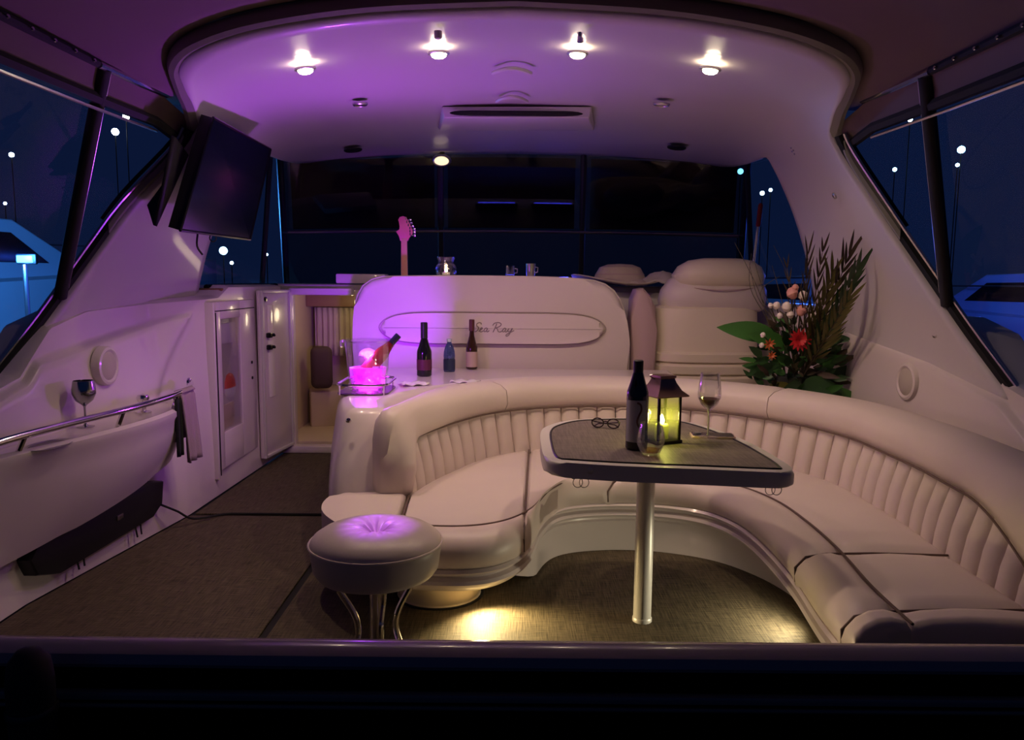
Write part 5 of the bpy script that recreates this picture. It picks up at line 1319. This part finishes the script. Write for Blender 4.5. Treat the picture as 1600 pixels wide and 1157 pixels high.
# bare curling twigs
for k in range(9):
    a0 = rnd.uniform(-.22, .14); pts = crp([V3(a0 * .3, .03, .15), V3(a0 * .7, .04, .42), V3(a0 + rnd.uniform(-.06, .06), .04, .62 + rnd.uniform(-.05, .08)), V3(a0 * 1.2 + rnd.uniform(-.12, .12), .03, .78 + rnd.uniform(-.12, .1))], 5)
    bm = B(); tube(bm, pts, .0035, 5, taper=[1 - .7 * i / (len(pts) - 1) for i in range(len(pts))]); obj('twig', bm, STEMM, fa, True)
# big leaf to the left
for (p0, p1, wd, m) in ((V3(-.12, -.02, .36), V3(-.46, -.06, .44), .055, G2), (V3(-.05, -.02, .30), V3(-.30, -.08, .40), .05, G2), (V3(.05, -.12, .06), V3(.36, -.16, .03), .06, G2), (V3(0, -.12, .08), V3(-.12, -.16, .10), .05, G1), (V3(.0, -.1, .1), V3(.20, -.16, .10), .06, G1), (V3(.15, -.05, .12), V3(.36, -.1, .22), .05, G1), (V3(-.08, 0, .2), V3(-.28, -.02, .16), .03, G1), (V3(-.05, -.08, .1), V3(-.24, -.1, .06), .035, G3)):
    blade(p0, p1, wd, m, 'broad_leaf', droop=.08, n=9)
# filler foliage
for k in range(190):
    a = rnd.uniform(0, 2 * PI); r_ = rnd.uniform(.02, .23) ; z = rnd.uniform(.03, .44)
    c_ = V3(r_ * math.cos(a) + (z - .2) * .12, r_ * math.sin(a) * .5 - .03, z)
    dr = Vector((math.cos(a) * .8 + .1, math.sin(a) * .5 - .2, rnd.uniform(-.1, .8))).normalized()
    blade(c_, c_ + dr * rnd.uniform(.07, .14), rnd.uniform(.012, .024), rnd.choice([G1, G1, G1, G2, G4]), 'leaf', n=4)
# white buds, pink ones
BUD = mat('white_bud', (.72, .62, .58), .5); BUDP = mat('pink_bud', (.66, .30, .26), .5)
def px3(px, py, Y=4.05): return at(px, py, Y=Y)
for px, py, r_, m in ((1238, 459, .030, BUDP), (1255, 463, .026, BUD), (1229, 480, .026, BUD), (1213, 478, .020, BUD), (1252, 486, .028, BUDP), (1204, 478, .014, BUD), (1218, 494, .016, BUD), (1235, 492, .020, BUD), (1271, 495, .024, BUD), (1279, 507, .026, BUDP), (1287, 522, .026, BUD), (1243, 450, .018, BUDP), (1263, 482, .016, BUD), (1192, 524, .014, BUD), (1190, 540, .014, BUD)):
    q = px3(px, py, 4.06); bm = B()
    lathe(bm, [(0, -r_ * 1.1), (r_ * .5, -r_ * .9), (r_, -.1 * r_), (r_ * .85, r_ * .6), (r_ * .4, r_ * 1.05), (0, r_ * 1.15)], 14); xform(bm, Matrix.Translation(q) @ Euler((rnd.uniform(-.4, .4), rnd.uniform(-.5, .5), 0)).to_matrix().to_4x4()); obj('bud', bm, m, fa, True)
    bm = B(); tube(bm, [q, q.lerp(V3(0, 0, .2), .5) + Vector((0, .02, .0)), V3(0, 0, .15)], .003, 5); obj('stem', bm, STEMM, fa, True)
def flower(q, R_, m, n=14):
    for k in range(n * 2):
        a = 2 * PI * k / n + rnd.uniform(-.1, .1); el = .25 if k < n else .8
        dr = Vector((math.cos(a) * math.cos(el), -math.sin(el) * .8, math.sin(a) * math.cos(el)))
        blade(q, q + dr * R_ * (1 if k < n else .7), R_ * .16, m, 'petal', n=4, up=Vector((0, 1, 0)) if abs(math.cos(a)) > .01 else None, droop=0)
RED = mat('red_petal', (.50, .015, .025), .5); ORG = mat('orange_petal', (.45, .10, .03), .5)
flower(px3(1249, 531, 4.00), .066, RED); flower(px3(1202, 538, 4.06), .035, ORG, 8); flower(px3(1286, 527, 4.04), .03, mat('peach_petal', (.55, .38, .28), .5), 8)
flower(px3(1206, 556, 4.06), .028, ORG, 8)
lamp('helm_floor_lamp', 'POINT', (1.55, 5.0, .45), 0.0, (1, .8, .5), .05) if False else None

# glowing oval added for a reflection at the head of the windshield
p = at(690, 251, Y=5.98)
t = thing('oval_reflection', 'small glowing oval added for a reflection at the windshield head', 'light', p)
M = Matrix.Rotation(PI / 2 + .5, 4, 'X')
bm = B(); lathe(bm, [(.075, -.01), (.076, .006), (.066, .014), (.056, .010)], 24, (0, 0, 0), 1, .62, cap=False); xform(bm, M); obj('bezel', bm, STEEL, t)
bm = B(); lathe(bm, [(.058, .006), (.03, .014), (0, .016)], 20, (0, 0, 0), 1, .62); xform(bm, M); obj('lens', bm, mat('oval_glow', (.9, .8, .6), .3, emit=(1.0, .78, .45), estr=1.1), t)  # no real lens, the glowing oval stands in for a reflection
bm = B(); tube(bm, [(0, .0, 0), (0, .05, .07)], .02, 8); obj('reflection_mount', bm, BLACK, t)
